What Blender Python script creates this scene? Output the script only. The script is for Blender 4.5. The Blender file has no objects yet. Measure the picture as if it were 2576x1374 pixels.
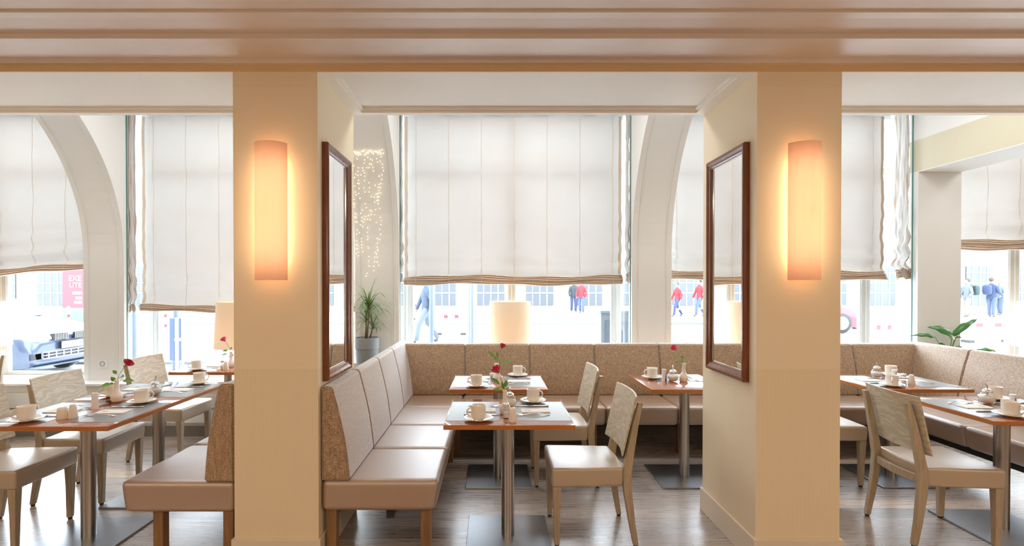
import bpy, bmesh, math, random
from math import sin, cos, pi, sqrt, radians
from mathutils import Vector, Matrix

random.seed(7)
S = bpy.context.scene
C = S.collection

# ------------------------------------------------------------------ camera, world, exposure
W, H, F = 2576, 1374, 1270.0
CAMZ = 1.497
PITCH = radians(0.45)
X0, Y0 = 1243.0, 718.0                      # vanishing point of the room's depth direction
cam = bpy.data.cameras.new('camera')
cam.sensor_width = 36.0
cam.lens = 36.0 * F / W
cam.shift_x = (W / 2 - X0) / W
cam.shift_y = ((Y0 + F * math.tan(PITCH)) - H / 2) / W
cam.clip_end = 200
camo = bpy.data.objects.new('camera', cam); C.objects.link(camo)
camo.location = (0, 0, CAMZ)
camo.rotation_euler = (pi / 2 - PITCH, 0, 0)
S.camera = camo

S.view_settings.view_transform = 'Standard'
S.view_settings.look = 'None'
S.view_settings.gamma = 1.0
S.view_settings.exposure = 0.0
S.view_settings.use_curve_mapping = False
S.cycles.max_bounces = 10
S.cycles.diffuse_bounces = 6
S.cycles.glossy_bounces = 4
S.cycles.transmission_bounces = 6
S.cycles.transparent_max_bounces = 24
S.cycles.caustics_reflective = False
S.cycles.caustics_refractive = False
S.cycles.sample_clamp_indirect = 6.0

world = bpy.data.worlds.new('sky'); S.world = world
world.use_nodes = True
bg = world.node_tree.nodes['Background']
bg.inputs['Color'].default_value = (0.80, 0.89, 1.0, 1)
bg.inputs['Strength'].default_value = 14.0

def area_light(name, loc, size, power, color, rot=(0, 0, 0)):
    l = bpy.data.lights.new(name, 'AREA'); l.shape = 'RECTANGLE'
    l.size, l.size_y = size; l.energy = power; l.color = color
    o = bpy.data.objects.new(name, l); C.objects.link(o)
    o.location = loc; o.rotation_euler = rot
    return o
WARM = (1.0, 0.78, 0.54)
for lx in (-4.2, 0.2, 4.6):                 # added warm fill under the lobby ceiling, behind and above the viewer
    area_light('lobby_fill_light', (lx, -0.9, 2.68), (1.2, 0.6), 50, WARM)
for lx in (-5.5, -2.0, 2.2, 5.6):           # added bodiless point fill behind the viewer, to brighten the lobby ceiling
    l = bpy.data.lights.new('lobby_fill_point', 'POINT'); l.energy = 24; l.color = (1.0, 0.80, 0.58); l.shadow_soft_size = 0.22
    o = bpy.data.objects.new('lobby_fill_point', l); C.objects.link(o); o.location = (lx, -0.4, 1.95)
# added neutral fill under the dining room's ceiling, without fixtures
for lx in (-5.3, -2.55, 0.22, 3.1, 5.9):
    area_light('dining_fill_light', (lx, 4.25, 3.55), (1.0, 0.5), 25, (0.98, 0.98, 0.97))

# ------------------------------------------------------------------ materials
def new_mat(name):
    m = bpy.data.materials.new(name); m.use_nodes = True
    nt = m.node_tree
    return m, nt, nt.nodes['Principled BSDF']
def setp(b, **k):
    for n, v in k.items():
        n = {'base': 'Base Color', 'rough': 'Roughness', 'metal': 'Metallic', 'spec': 'Specular IOR Level', 'coat': 'Coat Weight',
             'coatr': 'Coat Roughness', 'trans': 'Transmission Weight', 'emis': 'Emission Color', 'emis_s': 'Emission Strength', 'sheen': 'Sheen Weight',
             'sub': 'Subsurface Weight', 'alpha': 'Alpha', 'aniso': 'Anisotropic'}[n]
        if isinstance(v, tuple) and len(v) == 3: v = v + (1,)
        b.inputs[n].default_value = v
def L(r, g, b):                              # sRGB 0..255 -> linear
    f = lambda c: (c / 255 / 12.92) if c / 255 <= 0.04045 else ((c / 255 + 0.055) / 1.055) ** 2.4
    return (f(r), f(g), f(b))
def simple(name, col, rough=0.5, **k):
    m, nt, b = new_mat(name); setp(b, base=col, rough=rough, **k); return m
def nd(nt, t, **k):
    n = nt.nodes.new(t)
    for a, v in k.items(): setattr(n, a, v)
    return n
def mapping(nt, scale=(1, 1, 1), rot=(0, 0, 0), loc=(0, 0, 0)):
    tc = nd(nt, 'ShaderNodeTexCoord'); mp = nd(nt, 'ShaderNodeMapping')
    mp.inputs['Scale'].default_value = scale; mp.inputs['Rotation'].default_value = rot; mp.inputs['Location'].default_value = loc
    nt.links.new(tc.outputs['Object'], mp.inputs['Vector'])
    return mp.outputs['Vector']
def noise(nt, vec, scale=1, detail=3, rough=0.5, dist=0):
    n = nd(nt, 'ShaderNodeTexNoise'); n.inputs['Scale'].default_value = scale; n.inputs['Detail'].default_value = detail
    n.inputs['Roughness'].default_value = rough; n.inputs['Distortion'].default_value = dist
    nt.links.new(vec, n.inputs['Vector']); return n.outputs['Fac']
def ramp(nt, fac, stops):
    r = nd(nt, 'ShaderNodeValToRGB'); e = r.color_ramp.elements
    while len(e) < len(stops): e.new(0.5)
    for i, (p, c) in enumerate(stops):
        e[i].position = p; e[i].color = tuple(c) + (1,) if len(c) == 3 else c
    nt.links.new(fac, r.inputs['Fac']); return r.outputs['Color']
def mixc(nt, a, b, fac, mode='MIX'):
    n = nd(nt, 'ShaderNodeMix', data_type='RGBA', blend_type=mode)
    for sock, v in ((n.inputs[6], a), (n.inputs[7], b), (n.inputs[0], fac)):
        if isinstance(v, (int, float)): sock.default_value = v
        elif isinstance(v, tuple): sock.default_value = v + (1,) if len(v) == 3 else v
        else: nt.links.new(v, sock)
    return n.outputs[2]
def bump(nt, b, h, strength=0.3, dist=0.002):
    n = nd(nt, 'ShaderNodeBump'); n.inputs['Strength'].default_value = strength; n.inputs['Distance'].default_value = dist
    nt.links.new(h, n.inputs['Height']); nt.links.new(n.outputs['Normal'], b.inputs['Normal'])
def sep(nt, vec):
    n = nd(nt, 'ShaderNodeSeparateXYZ'); nt.links.new(vec, n.inputs[0]); return n.outputs
def mth(nt, op, a, b=0.0, c=0.0):
    n = nd(nt, 'ShaderNodeMath', operation=op)
    for i, v in enumerate((a, b, c)):
        if isinstance(v, (int, float)): n.inputs[i].default_value = v
        else: nt.links.new(v, n.inputs[i])
    return n.outputs[0]

M = {}
def wallpaper():
    m, nt, b = new_mat('wallpaper')
    v = mapping(nt); s = sep(nt, v)
    u = mth(nt, 'ADD', s[0], s[1])
    stripe = mth(nt, 'SINE', mth(nt, 'MULTIPLY', u, 2 * pi / 0.0105))
    low = mth(nt, 'LESS_THAN', s[2], 1.055)
    fac = mth(nt, 'MULTIPLY', mth(nt, 'MULTIPLY_ADD', stripe, 0.5, 0.5), low)
    weave = noise(nt, mapping(nt, (40, 40, 400)), 1, 2)
    c1 = mixc(nt, L(238, 224, 197), L(216, 199, 167), mth(nt, 'MULTIPLY', fac, 0.55))
    c2 = mixc(nt, c1, L(222, 205, 172), mth(nt, 'MULTIPLY', weave, 0.25))
    dn = noise(nt, mapping(nt, (160, 160, 300)), 1, 1)
    border = mth(nt, 'MULTIPLY', mth(nt, 'LESS_THAN', mth(nt, 'ABSOLUTE', mth(nt, 'SUBTRACT', s[2], 1.058)), 0.0016), mth(nt, 'GREATER_THAN', dn, 0.5))
    c3 = mixc(nt, c2, L(246, 232, 200), border)
    nt.links.new(c3, b.inputs['Base Color']); setp(b, rough=0.6, spec=0.25)
    bump(nt, b, fac, 0.35, 0.001)
    return m
M['paper'] = wallpaper()
def paint(name, col, rough=0.55, var=0.04, spec=0.4):
    m, nt, b = new_mat(name)
    n = noise(nt, mapping(nt, (1, 1, 1)), 2.5, 4)
    c2 = tuple(max(0, c * (1 - var * 3)) for c in col)
    nt.links.new(mixc(nt, col, c2, mth(nt, 'MULTIPLY', n, 0.5)), b.inputs['Base Color'])
    setp(b, rough=rough, spec=spec)
    return m
M['white_wall'] = paint('white_wall_paint', L(228, 227, 224))
M['soffit'] = paint('soffit_paint', L(250, 247, 240), 0.5)
M['lobby_ceiling'] = paint('lobby_ceiling_paint', L(226, 212, 200), 0.42, 0.03, 0.5)
M['beam_face'] = paint('golden_wall_paint', L(222, 190, 144), 0.55)
M['cream'] = paint('cream_beam_paint', L(206, 198, 174), 0.5)
M['lobby_wall'] = paint('lobby_wall_paint', L(222, 210, 196), 0.7)
M['baseboard'] = paint('baseboard_paint', L(226, 214, 196), 0.4)
M['sill'] = simple('sill_white', L(238, 240, 242), 0.25)

def floor_mat():
    m, nt, b = new_mat('wood_floor')
    v = mapping(nt)
    br = nd(nt, 'ShaderNodeTexBrick'); nt.links.new(v, br.inputs['Vector'])
    br.offset = 0.37; br.inputs['Scale'].default_value = 1.0
    br.inputs['Brick Width'].default_value = 1.15; br.inputs['Row Height'].default_value = 0.135
    br.inputs['Mortar Size'].default_value = 0.0012; br.inputs['Color1'].default_value = (0, 0, 0, 1)
    br.inputs['Color2'].default_value = (1, 1, 1, 1); br.inputs['Mortar'].default_value = (0.5, 0.5, 0.5, 1)
    st = noise(nt, mapping(nt, (3, 60, 3)), 1, 6, 0.65, 0.4)
    st2 = noise(nt, mapping(nt, (8, 260, 8)), 1, 3, 0.5)
    base = ramp(nt, br.outputs['Color'], [(0.0, L(122, 114, 110)), (0.35, L(182, 170, 162)), (0.7, L(148, 139, 134)), (1.0, L(212, 192, 172))])
    grain = ramp(nt, st, [(0.3, (0.55, 0.53, 0.52)), (0.5, (0.95, 0.94, 0.92)), (0.72, (1.28, 1.22, 1.15))])
    c = mixc(nt, base, grain, 1.0, 'MULTIPLY')
    c = mixc(nt, c, ramp(nt, st2, [(0.35, (0.8, 0.8, 0.8)), (0.65, (1.12, 1.1, 1.08))]), 0.8, 'MULTIPLY')
    c = mixc(nt, c, (0.02, 0.018, 0.016), mth(nt, 'MULTIPLY', br.outputs['Fac'], 0.8))
    nt.links.new(c, b.inputs['Base Color'])
    r = mth(nt, 'MULTIPLY_ADD', st, 0.22, 0.18)
    nt.links.new(r, b.inputs['Roughness']); setp(b, spec=1.0); b.inputs['IOR'].default_value = 2.1
    h = mth(nt, 'SUBTRACT', mth(nt, 'MULTIPLY', st2, 0.5), br.outputs['Fac'])
    bump(nt, b, h, 0.25, 0.001)
    return m
M['floor'] = floor_mat()

def weave(name, dark, mid, light):
    m, nt, b = new_mat(name)
    n1 = noise(nt, mapping(nt, (75, 75, 330)), 1, 2, 0.6)
    n2 = noise(nt, mapping(nt, (170, 170, 14)), 1, 2, 0.5)
    n3 = noise(nt, mapping(nt, (420, 420, 420)), 1, 1, 0.5)
    c = ramp(nt, n1, [(0.28, dark), (0.47, mid), (0.70, light)])
    c = mixc(nt, c, ramp(nt, n2, [(0.36, (0.62, 0.58, 0.52)), (0.56, (1.05, 1.05, 1.05))]), 0.75, 'MULTIPLY')
    c = mixc(nt, c, ramp(nt, n3, [(0.3, (0.78, 0.78, 0.78)), (0.65, (1.1, 1.1, 1.1))]), 0.5, 'MULTIPLY')
    nt.links.new(c, b.inputs['Base Color']); setp(b, rough=0.85, spec=0.25, sheen=1.0); setp(b, coat=0.8, coatr=0.55); b.inputs['Coat IOR'].default_value = 1.9; b.inputs['Sheen Roughness'].default_value = 0.4; b.inputs['Sheen Tint'].default_value = (0.85, 0.92, 1.0, 1)
    bump(nt, b, mth(nt, 'ADD', n1, n3), 0.6, 0.0015)
    return m
M['fabric'] = weave('woven_upholstery', L(104, 77, 52), L(162, 130, 97), L(200, 172, 140))

def leather(name, col):
    m, nt, b = new_mat(name)
    n1 = noise(nt, mapping(nt, (6, 6, 6)), 1, 4)
    n2 = noise(nt, mapping(nt, (260, 260, 260)), 1, 2)
    nt.links.new(mixc(nt, col, tuple(c * 0.86 for c in col), n1), b.inputs['Base Color'])
    setp(b, rough=0.36, spec=0.65, coat=1.0, coatr=0.48 if name != 'pale_leather' else 0.4); b.inputs['Coat IOR'].default_value = 1.8 if name == 'pale_leather' else 3.0
    bump(nt, b, n2, 0.08, 0.0006)
    return m
M['leather'] = leather('beige_leather', L(144, 104, 64))
M['leather_grey'] = leather('pale_leather', L(184, 164, 138))

def wood(name, c1, c2, rough=0.4, sc=(3, 60, 60), dist=3.0, contrast=(0.3, 0.7), spec=0.5):
    m, nt, b = new_mat(name)
    n = noise(nt, mapping(nt, sc), 1, 5, 0.6, dist * 0.15)
    n2 = noise(nt, mapping(nt, tuple(s * 4 for s in sc)), 1, 3, 0.5)
    c = ramp(nt, n, [(contrast[0], c1), (contrast[1], c2)])
    c = mixc(nt, c, ramp(nt, n2, [(0.3, (0.86, 0.85, 0.84)), (0.7, (1.06, 1.06, 1.06))]), 0.8, 'MULTIPLY')
    nt.links.new(c, b.inputs['Base Color']); setp(b, rough=rough, spec=spec)
    return m
M['ash'] = wood('limed_ash', L(164, 146, 122), L(188, 172, 150), 0.4, (40, 40, 4))
def panel_wood():
    m, nt, b = new_mat('limed_ash_veneer')
    v = mapping(nt, (1, 1, 1))
    d = noise(nt, mapping(nt, (3.5, 3.5, 9)), 1, 3, 0.5)
    s = sep(nt, v)
    w = mth(nt, 'SINE', mth(nt, 'ADD', mth(nt, 'MULTIPLY', s[2], 170), mth(nt, 'MULTIPLY', d, 46)))
    f = noise(nt, mapping(nt, (9, 9, 260)), 1, 3)
    w = mth(nt, 'POWER', mth(nt, 'MULTIPLY_ADD', w, 0.5, 0.5), 1.6)
    c = mixc(nt, L(188, 176, 156), L(208, 198, 180), w)
    c = mixc(nt, c, ramp(nt, f, [(0.3, (0.88, 0.87, 0.85)), (0.7, (1.05, 1.05, 1.05))]), 0.8, 'MULTIPLY')
    nt.links.new(c, b.inputs['Base Color']); setp(b, rough=0.34, spec=0.5)
    return m
M['veneer'] = panel_wood()
M['cherry'] = wood('cherry_tabletop', L(154, 86, 50), L(178, 106, 66), 0.16, (4, 60, 60), spec=0.8)
setp(M['cherry'].node_tree.nodes['Principled BSDF'], coat=1.0, coatr=0.06)
M['cherry'].node_tree.nodes['Principled BSDF'].inputs['Coat IOR'].default_value = 2.1
M['cherry_edge'] = wood('cherry_edge', L(164, 98, 50), L(192, 124, 72), 0.3, (3, 3, 160))
M['mahogany'] = wood('mahogany_frame', L(104, 54, 28), L(128, 72, 42), 0.25, (12, 12, 4), spec=0.6)
M['oak_leg'] = wood('bench_leg_wood', L(122, 88, 58), L(158, 122, 84), 0.45, (40, 40, 5))

def steel():
    m, nt, b = new_mat('brushed_steel')
    n = noise(nt, mapping(nt, (90, 90, 0.8)), 1, 2)
    nt.links.new(ramp(nt, n, [(0.3, L(150, 146, 142)), (0.7, L(196, 192, 188))]), b.inputs['Base Color'])  # brush grain whose pale upright streaks also paint highlights into the colour
    setp(b, metal=1.0, rough=0.28)
    return m
M['steel'] = steel()
M['steel_plate'] = simple('brushed_steel_plate', L(160, 162, 166), 0.33, metal=1.0)
M['chrome'] = simple('polished_chrome', (0.82, 0.82, 0.83), 0.12, metal=1.0)
M['alu'] = simple('grey_window_aluminium', L(184, 186, 182), 0.35, metal=0.1)
M['alu_white'] = simple('pale_window_frame', L(215, 220, 226), 0.35)
M['dark'] = simple('dark_rubber', (0.02, 0.02, 0.02), 0.6)
M['porcelain'] = simple('white_porcelain', L(236, 230, 222), 0.12, spec=0.6)
M['mirror'] = simple('mirror_glass', (0.95, 0.96, 0.96), 0.0, metal=1.0)
M['linen'] = simple('paper_napkin', L(238, 232, 226), 0.8)
M['print'] = simple('grey_print', L(110, 110, 112), 0.7)
def mat_mat():
    m, nt, b = new_mat('grey_placemat')
    n = noise(nt, mapping(nt, (300, 300, 300)), 1, 1)
    nt.links.new(mixc(nt, L(118, 118, 118), L(138, 138, 138), n), b.inputs['Base Color'])
    setp(b, rough=0.36, spec=0.6); return m
M['placemat'] = mat_mat()
M['plastic_white'] = simple('white_plastic', L(236, 236, 238), 0.3)
M['blue'] = simple('blue_label', L(38, 52, 140), 0.3)
M['sugar'] = simple('white_sugar', L(240, 232, 222), 0.9)
M['stem'] = simple('green_stem', L(104, 140, 62), 0.5)
M['leaf'] = simple('green_leaf', L(98, 148, 48), 0.45)
M['leaf_dark'] = simple('dark_green_leaf', L(62, 118, 52), 0.3)
M['leaf_thin'] = simple('slender_leaf_green', L(112, 146, 84), 0.45)
M['bark'] = simple('brown_cane', L(120, 96, 76), 0.8)
M['rose_red'] = simple('red_rose_petal', L(196, 24, 62), 0.55, sheen=0.3)
M['rose_pink'] = simple('pink_rose_petal', L(226, 62, 112), 0.55, sheen=0.3)
M['pot'] = simple('grey_plant_pot', L(138, 144, 148), 0.6)
M['soil'] = simple('potting_soil', L(60, 46, 36), 0.95)

def glassy(name, tint=(0.97, 0.985, 0.98), ior=1.3, rough=0.0):
    m = bpy.data.materials.new(name); m.use_nodes = True; nt = m.node_tree; nt.nodes.clear()
    out = nd(nt, 'ShaderNodeOutputMaterial'); t = nd(nt, 'ShaderNodeBsdfTransparent'); g = nd(nt, 'ShaderNodeBsdfGlossy')
    fr = nd(nt, 'ShaderNodeLayerWeight'); mx = nd(nt, 'ShaderNodeMixShader')
    t.inputs['Color'].default_value = tint + (1,); g.inputs['Roughness'].default_value = rough; fac = mth(nt, 'MULTIPLY_ADD', mth(nt, 'POWER', fr.outputs['Facing'], 5.0), 0.6, (ior - 1) ** 2 / (ior + 1) ** 2)
    nt.links.new(fac, mx.inputs[0]); nt.links.new(t.outputs[0], mx.inputs[1]); nt.links.new(g.outputs[0], mx.inputs[2])
    nt.links.new(mx.outputs[0], out.inputs['Surface'])
    return m
M['pane'] = glassy('window_glass')
M['jar'] = glassy('clear_jar_glass', (0.95, 0.96, 0.96), 1.8, 0.02)
M['glass_edge'] = simple('green_glass_edge', L(84, 126, 120), 0.15)

def translucent(name, col, tcol, tfac, bumpn=True, tape=None):
    m = bpy.data.materials.new(name); m.use_nodes = True; nt = m.node_tree; nt.nodes.clear()
    out = nd(nt, 'ShaderNodeOutputMaterial'); d = nd(nt, 'ShaderNodeBsdfDiffuse'); t = nd(nt, 'ShaderNodeBsdfTranslucent'); mx = nd(nt, 'ShaderNodeMixShader')
    mx.inputs[0].default_value = tfac
    nt.links.new(d.outputs[0], mx.inputs[1]); nt.links.new(t.outputs[0], mx.inputs[2]); nt.links.new(mx.outputs[0], out.inputs['Surface'])
    cn = noise(nt, mapping(nt, (1.2, 1.2, 5)), 1, 3)
    fine = noise(nt, mapping(nt, (90, 90, 500)), 1, 2)
    fac = mth(nt, 'ADD', mth(nt, 'MULTIPLY', cn, 0.6), mth(nt, 'MULTIPLY', fine, 0.4))
    for c, s in ((col, d), (tcol, t)):
        a = mixc(nt, c, (c[0] * 0.93, c[1] * 0.86, c[2] * 0.78), fac)
        nt.links.new(a, s.inputs['Color'])
    return m
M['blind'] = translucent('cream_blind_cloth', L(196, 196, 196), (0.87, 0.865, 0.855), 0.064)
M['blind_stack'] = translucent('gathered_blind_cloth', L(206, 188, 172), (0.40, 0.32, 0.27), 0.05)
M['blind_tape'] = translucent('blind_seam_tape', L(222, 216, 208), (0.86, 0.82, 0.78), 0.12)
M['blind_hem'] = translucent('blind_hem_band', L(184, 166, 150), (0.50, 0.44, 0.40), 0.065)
M['lampshade'] = translucent('lampshade_linen', L(240, 226, 206), (0.85, 0.74, 0.60), 0.09)
def sconce_shade():
    m = bpy.data.materials.new('amber_sconce_glass'); m.use_nodes = True; nt = m.node_tree; nt.nodes.clear()
    out = nd(nt, 'ShaderNodeOutputMaterial'); d = nd(nt, 'ShaderNodeBsdfDiffuse'); t = nd(nt, 'ShaderNodeBsdfTranslucent'); mx = nd(nt, 'ShaderNodeMixShader')
    mx.inputs[0].default_value = 0.40
    d.inputs[0].default_value = L(240, 206, 176) + (1,); t.inputs[0].default_value = (0.95, 0.84, 0.80, 1)
    nt.links.new(d.outputs[0], mx.inputs[1]); nt.links.new(t.outputs[0], mx.inputs[2]); nt.links.new(mx.outputs[0], out.inputs['Surface'])
    return m
M['sconce'] = sconce_shade()
def emit(name, col, s):
    m, nt, b = new_mat(name); setp(b, base=(0.9, 0.85, 0.75), emis=col, emis_s=s); return m
M['tube'] = emit('sconce_lamp_tube', (1.0, 0.74, 0.48), 23.0)
M['bulb'] = emit('warm_lamp_bulb', (1.0, 0.62, 0.30), 110.0)
M['fairy'] = emit('fairy_light_bulb', (1.0, 0.82, 0.48), 4.5)
M['wire'] = simple('silver_wire', L(200, 196, 186), 0.4)

# ------------------------------------------------------------------ helpers
def tag(o, label=None, cat=None, group=None, kind=None):
    if label: o['label'] = label
    if cat: o['category'] = cat
    if group: o['group'] = group
    if kind: o['kind'] = kind
    return o
def obj(name, me, mat, parent=None, smooth=False):
    if isinstance(me, bmesh.types.BMesh):
        bm = me; bmesh.ops.recalc_face_normals(bm, faces=bm.faces)
        me = bpy.data.meshes.new(name); bm.to_mesh(me); bm.free()
    if mat is not None and not len(me.materials): me.materials.append(mat)
    if smooth:
        for p in me.polygons: p.use_smooth = True
    o = bpy.data.objects.new(name, me); C.objects.link(o); o.parent = parent
    return o
def empty(name, loc=(0, 0, 0), rz=0, label=None, cat=None, group=None, kind=None):
    o = bpy.data.objects.new(name, None); C.objects.link(o); o.empty_display_size = 0.1
    o.location = loc; o.rotation_euler = (0, 0, rz)
    return tag(o, label, cat, group, kind)
def dup(root, loc, rz=0, label=None, group=None):
    def cp(o, par):
        c = o.copy(); C.objects.link(c)
        if par is not None: c.parent = par
        for ch in kids.get(o.name, []): cp(ch, c)
        return c
    kids = {}
    for a in root.children:
        kids.setdefault(root.name, []).append(a)
        for b in a.children: kids.setdefault(a.name, []).append(b)
    r = cp(root, None); r.location = loc; r.rotation_euler = (0, 0, rz)
    if label: r['label'] = label
    if group: r['group'] = group
    return r
def bx(bm, x0, x1, y0, y1, z0, z1):
    v = [bm.verts.new(p) for p in ((x0, y0, z0), (x1, y0, z0), (x1, y1, z0), (x0, y1, z0), (x0, y0, z1), (x1, y0, z1), (x1, y1, z1), (x0, y1, z1))]
    for f in ((0, 3, 2, 1), (4, 5, 6, 7), (0, 1, 5, 4), (1, 2, 6, 5), (2, 3, 7, 6), (3, 0, 4, 7)): bm.faces.new([v[i] for i in f])
    return v
def box(*a):
    bm = bmesh.new(); bx(bm, *a); return bm
def bevel(o, w=0.005, seg=3, smooth=True):
    m = o.modifiers.new('bevel', 'BEVEL'); m.width = w; m.segments = seg; m.limit_method = 'ANGLE'; m.angle_limit = radians(35); m.harden_normals = False
    if smooth:
        for p in o.data.polygons: p.use_smooth = True
        try:
            w = o.modifiers.new('wn', 'WEIGHTED_NORMAL'); w.keep_sharp = False
        except Exception: pass
    return o
def text(name, body, size, mat, parent, loc, rot, align='CENTER', extrude=0.0008):
    t = bpy.data.curves.new(name, 'FONT'); t.body = body; t.size = size; t.align_x = align; t.align_y = 'CENTER'; t.extrude = extrude
    to = bpy.data.objects.new(name, t); C.objects.link(to); bpy.context.view_layer.update()
    me = bpy.data.meshes.new_from_object(to.evaluated_get(bpy.context.evaluated_depsgraph_get()))
    bpy.data.objects.remove(to)
    o = obj(name, me, mat, parent); o.location = loc; o.rotation_euler = rot
    return o
def prism(pts, axis, a, b):
    """polygon pts in the two other axes, extruded along axis from a to b"""
    bm = bmesh.new()
    def mk(p, t):
        return {'x': (t, p[0], p[1]), 'y': (p[0], t, p[1]), 'z': (p[0], p[1], t)}[axis]
    v0 = [bm.verts.new(mk(p, a)) for p in pts]; v1 = [bm.verts.new(mk(p, b)) for p in pts]
    bm.faces.new(v0); bm.faces.new(v1[::-1]); n = len(pts)
    for i in range(n): bm.faces.new((v0[i], v0[(i + 1) % n], v1[(i + 1) % n], v1[i]))
    return bm
def lathe(prof, n=32, bm=None, cx=0, cy=0, close=False):
    """profile (r, z) list turned about the vertical axis"""
    bm = bm or bmesh.new(); rings = []
    for r, z in prof:
        if r < 1e-6: rings.append([bm.verts.new((cx, cy, z))])
        else: rings.append([bm.verts.new((cx + r * cos(2 * pi * k / n), cy + r * sin(2 * pi * k / n), z)) for k in range(n)])
    for a, b in zip(rings, rings[1:]):
        for k in range(n):
            if len(a) == 1 and len(b) == 1: continue
            if len(a) == 1: bm.faces.new((a[0], b[k], b[(k + 1) % n]))
            elif len(b) == 1: bm.faces.new((a[k], a[(k + 1) % n], b[0]))
            else: bm.faces.new((a[k], a[(k + 1) % n], b[(k + 1) % n], b[k]))
    return bm
def tube(path, rad, n=8, bm=None, cap=True):
    bm = bm or bmesh.new(); path = [Vector(p) for p in path]; rings = []
    for i, p in enumerate(path):
        t = (path[min(i + 1, len(path) - 1)] - path[max(i - 1, 0)]).normalized()
        ref = Vector((0, 0, 1)) if abs(t.z) < 0.9 else Vector((1, 0, 0))
        u = t.cross(ref).normalized(); w = t.cross(u)
        r = rad[i] if isinstance(rad, (list, tuple)) else rad
        rings.append([bm.verts.new(p + u * r * cos(2 * pi * k / n) + w * r * sin(2 * pi * k / n)) for k in range(n)])
    for a, b in zip(rings, rings[1:]):
        for k in range(n): bm.faces.new((a[k], a[(k + 1) % n], b[(k + 1) % n], b[k]))
    if cap: bm.faces.new(rings[0]); bm.faces.new(rings[-1][::-1])
    return bm
def loft(sections, bm=None, cap=True):
    bm = bm or bmesh.new(); rs = [[bm.verts.new(p) for p in s] for s in sections]; n = len(rs[0])
    for a, b in zip(rs, rs[1:]):
        for k in range(n): bm.faces.new((a[k], a[(k + 1) % n], b[(k + 1) % n], b[k]))
    if cap: bm.faces.new(rs[0]); bm.faces.new(rs[-1][::-1])
    return bm
def ball(bm, c, r, sub=1, sc=(1, 1, 1)):
    bmesh.ops.create_icosphere(bm, subdivisions=sub, radius=r, matrix=Matrix.Translation(c) @ Matrix.Diagonal((*sc, 1)))
def struct(name, me, mat, parent=None, smooth=False):
    o = obj(name, me, mat, parent, smooth)
    if parent is None: o['kind'] = 'structure'
    return o

# ------------------------------------------------------------------ room shell
XL, XR = -8.6, 8.6
PF, PB = 2.677, 3.36                        # pillar front and back
BZ = 2.626                                  # underside of the beam
PIL = [(-4.156, -3.709), (-1.381, -0.934), (1.391, 1.838), (4.30, 4.61)]
PIER = [(-6.97, -6.55), (-4.19, -3.775), (-1.417, -0.97), (1.405, 1.81)]
LASTP = (4.32, 4.76)
WY = 5.48                                   # plane of the outer glazing

struct('floor', box(XL, XR, -4.2, 5.02, -0.05, 0.0), M['floor'])
struct('wall_back', box(XL, XR, -4.3, -4.2, 0, 3.0), M['lobby_wall'])
struct('wall_left', box(XL - 0.1, XL, -4.3, WY, 0, 3.7), M['lobby_wall'])
struct('wall_right', box(XR, XR + 0.1, -4.3, WY, 0, 3.7), M['lobby_wall'])
struct('ceiling', box(XL, XR, PB, WY + 0.1, 3.6, 3.7), M['white_wall'])
# lobby ceiling: stepped cornice running along the beam
zc = 2.663
prof = [(PF, zc), (2.652, zc), (2.648, zc + 0.004), (2.648, zc + 0.009), (2.640, zc + 0.012), (2.60, zc + 0.013), (2.50, zc + 0.0155), (2.43, zc + 0.0125), (2.414, zc + 0.010),
        (2.414, zc + 0.034), (2.36, zc + 0.036), (2.29, zc + 0.040), (2.245, zc + 0.037), (2.231, zc + 0.035), (2.231, zc + 0.044), (2.12, zc + 0.046), (-4.2, zc + 0.046), (-4.2, 3.05), (PF, 3.05)]
struct('ceiling_lobby', prism(prof, 'x', XL, XR), M['lobby_ceiling'])

# beam with a sunk panel in each bay
bays = [(XL, PIL[0][0]), (PIL[0][1], PIL[1][0]), (PIL[1][1], PIL[2][0]), (PIL[2][1], PIL[3][0]), (PIL[3][1], XR)]
beam = struct('beam', box(XL, XR, PF + 0.004, PB, BZ + 0.05, 3.6), M['soffit'])
face = struct('trim_1', box(XL, XR, PF - 0.002, PF + 0.006, BZ, 3.0), M['beam_face'])
n = 2
for a, b in bays:
    bm = bmesh.new(); e = 0.066; h = BZ + 0.05; y0, y1 = PF + 0.006, PB
    bx(bm, a, b, y0, y0 + 0.066, BZ, h); bx(bm, a, b, y1 - 0.046, y1, BZ, h)
    bx(bm, a, a + e, y0 + 0.066, y1 - 0.046, BZ, h); bx(bm, b - e, b, y0 + 0.066, y1 - 0.046, BZ, h)
    q = 0.016                                # inner step of the moulding
    bx(bm, a + e, b - e, y0 + 0.066, y0 + 0.066 + q, BZ + 0.013, h); bx(bm, a + e, b - e, y1 - 0.046 - q, y1 - 0.046, BZ + 0.013, h)
    bx(bm, a + e, a + e + q, y0 + 0.066 + q, y1 - 0.046 - q, BZ + 0.013, h); bx(bm, b - e - q, b - e, y0 + 0.066 + q, y1 - 0.046 - q, BZ + 0.013, h)
    bx(bm, a + e + q, b - e - q, y0 + 0.066 + q, y1 - 0.046 - q, BZ + 0.032, h)
    struct('trim_%d' % n, bm, M['soffit']); n += 1
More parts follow.
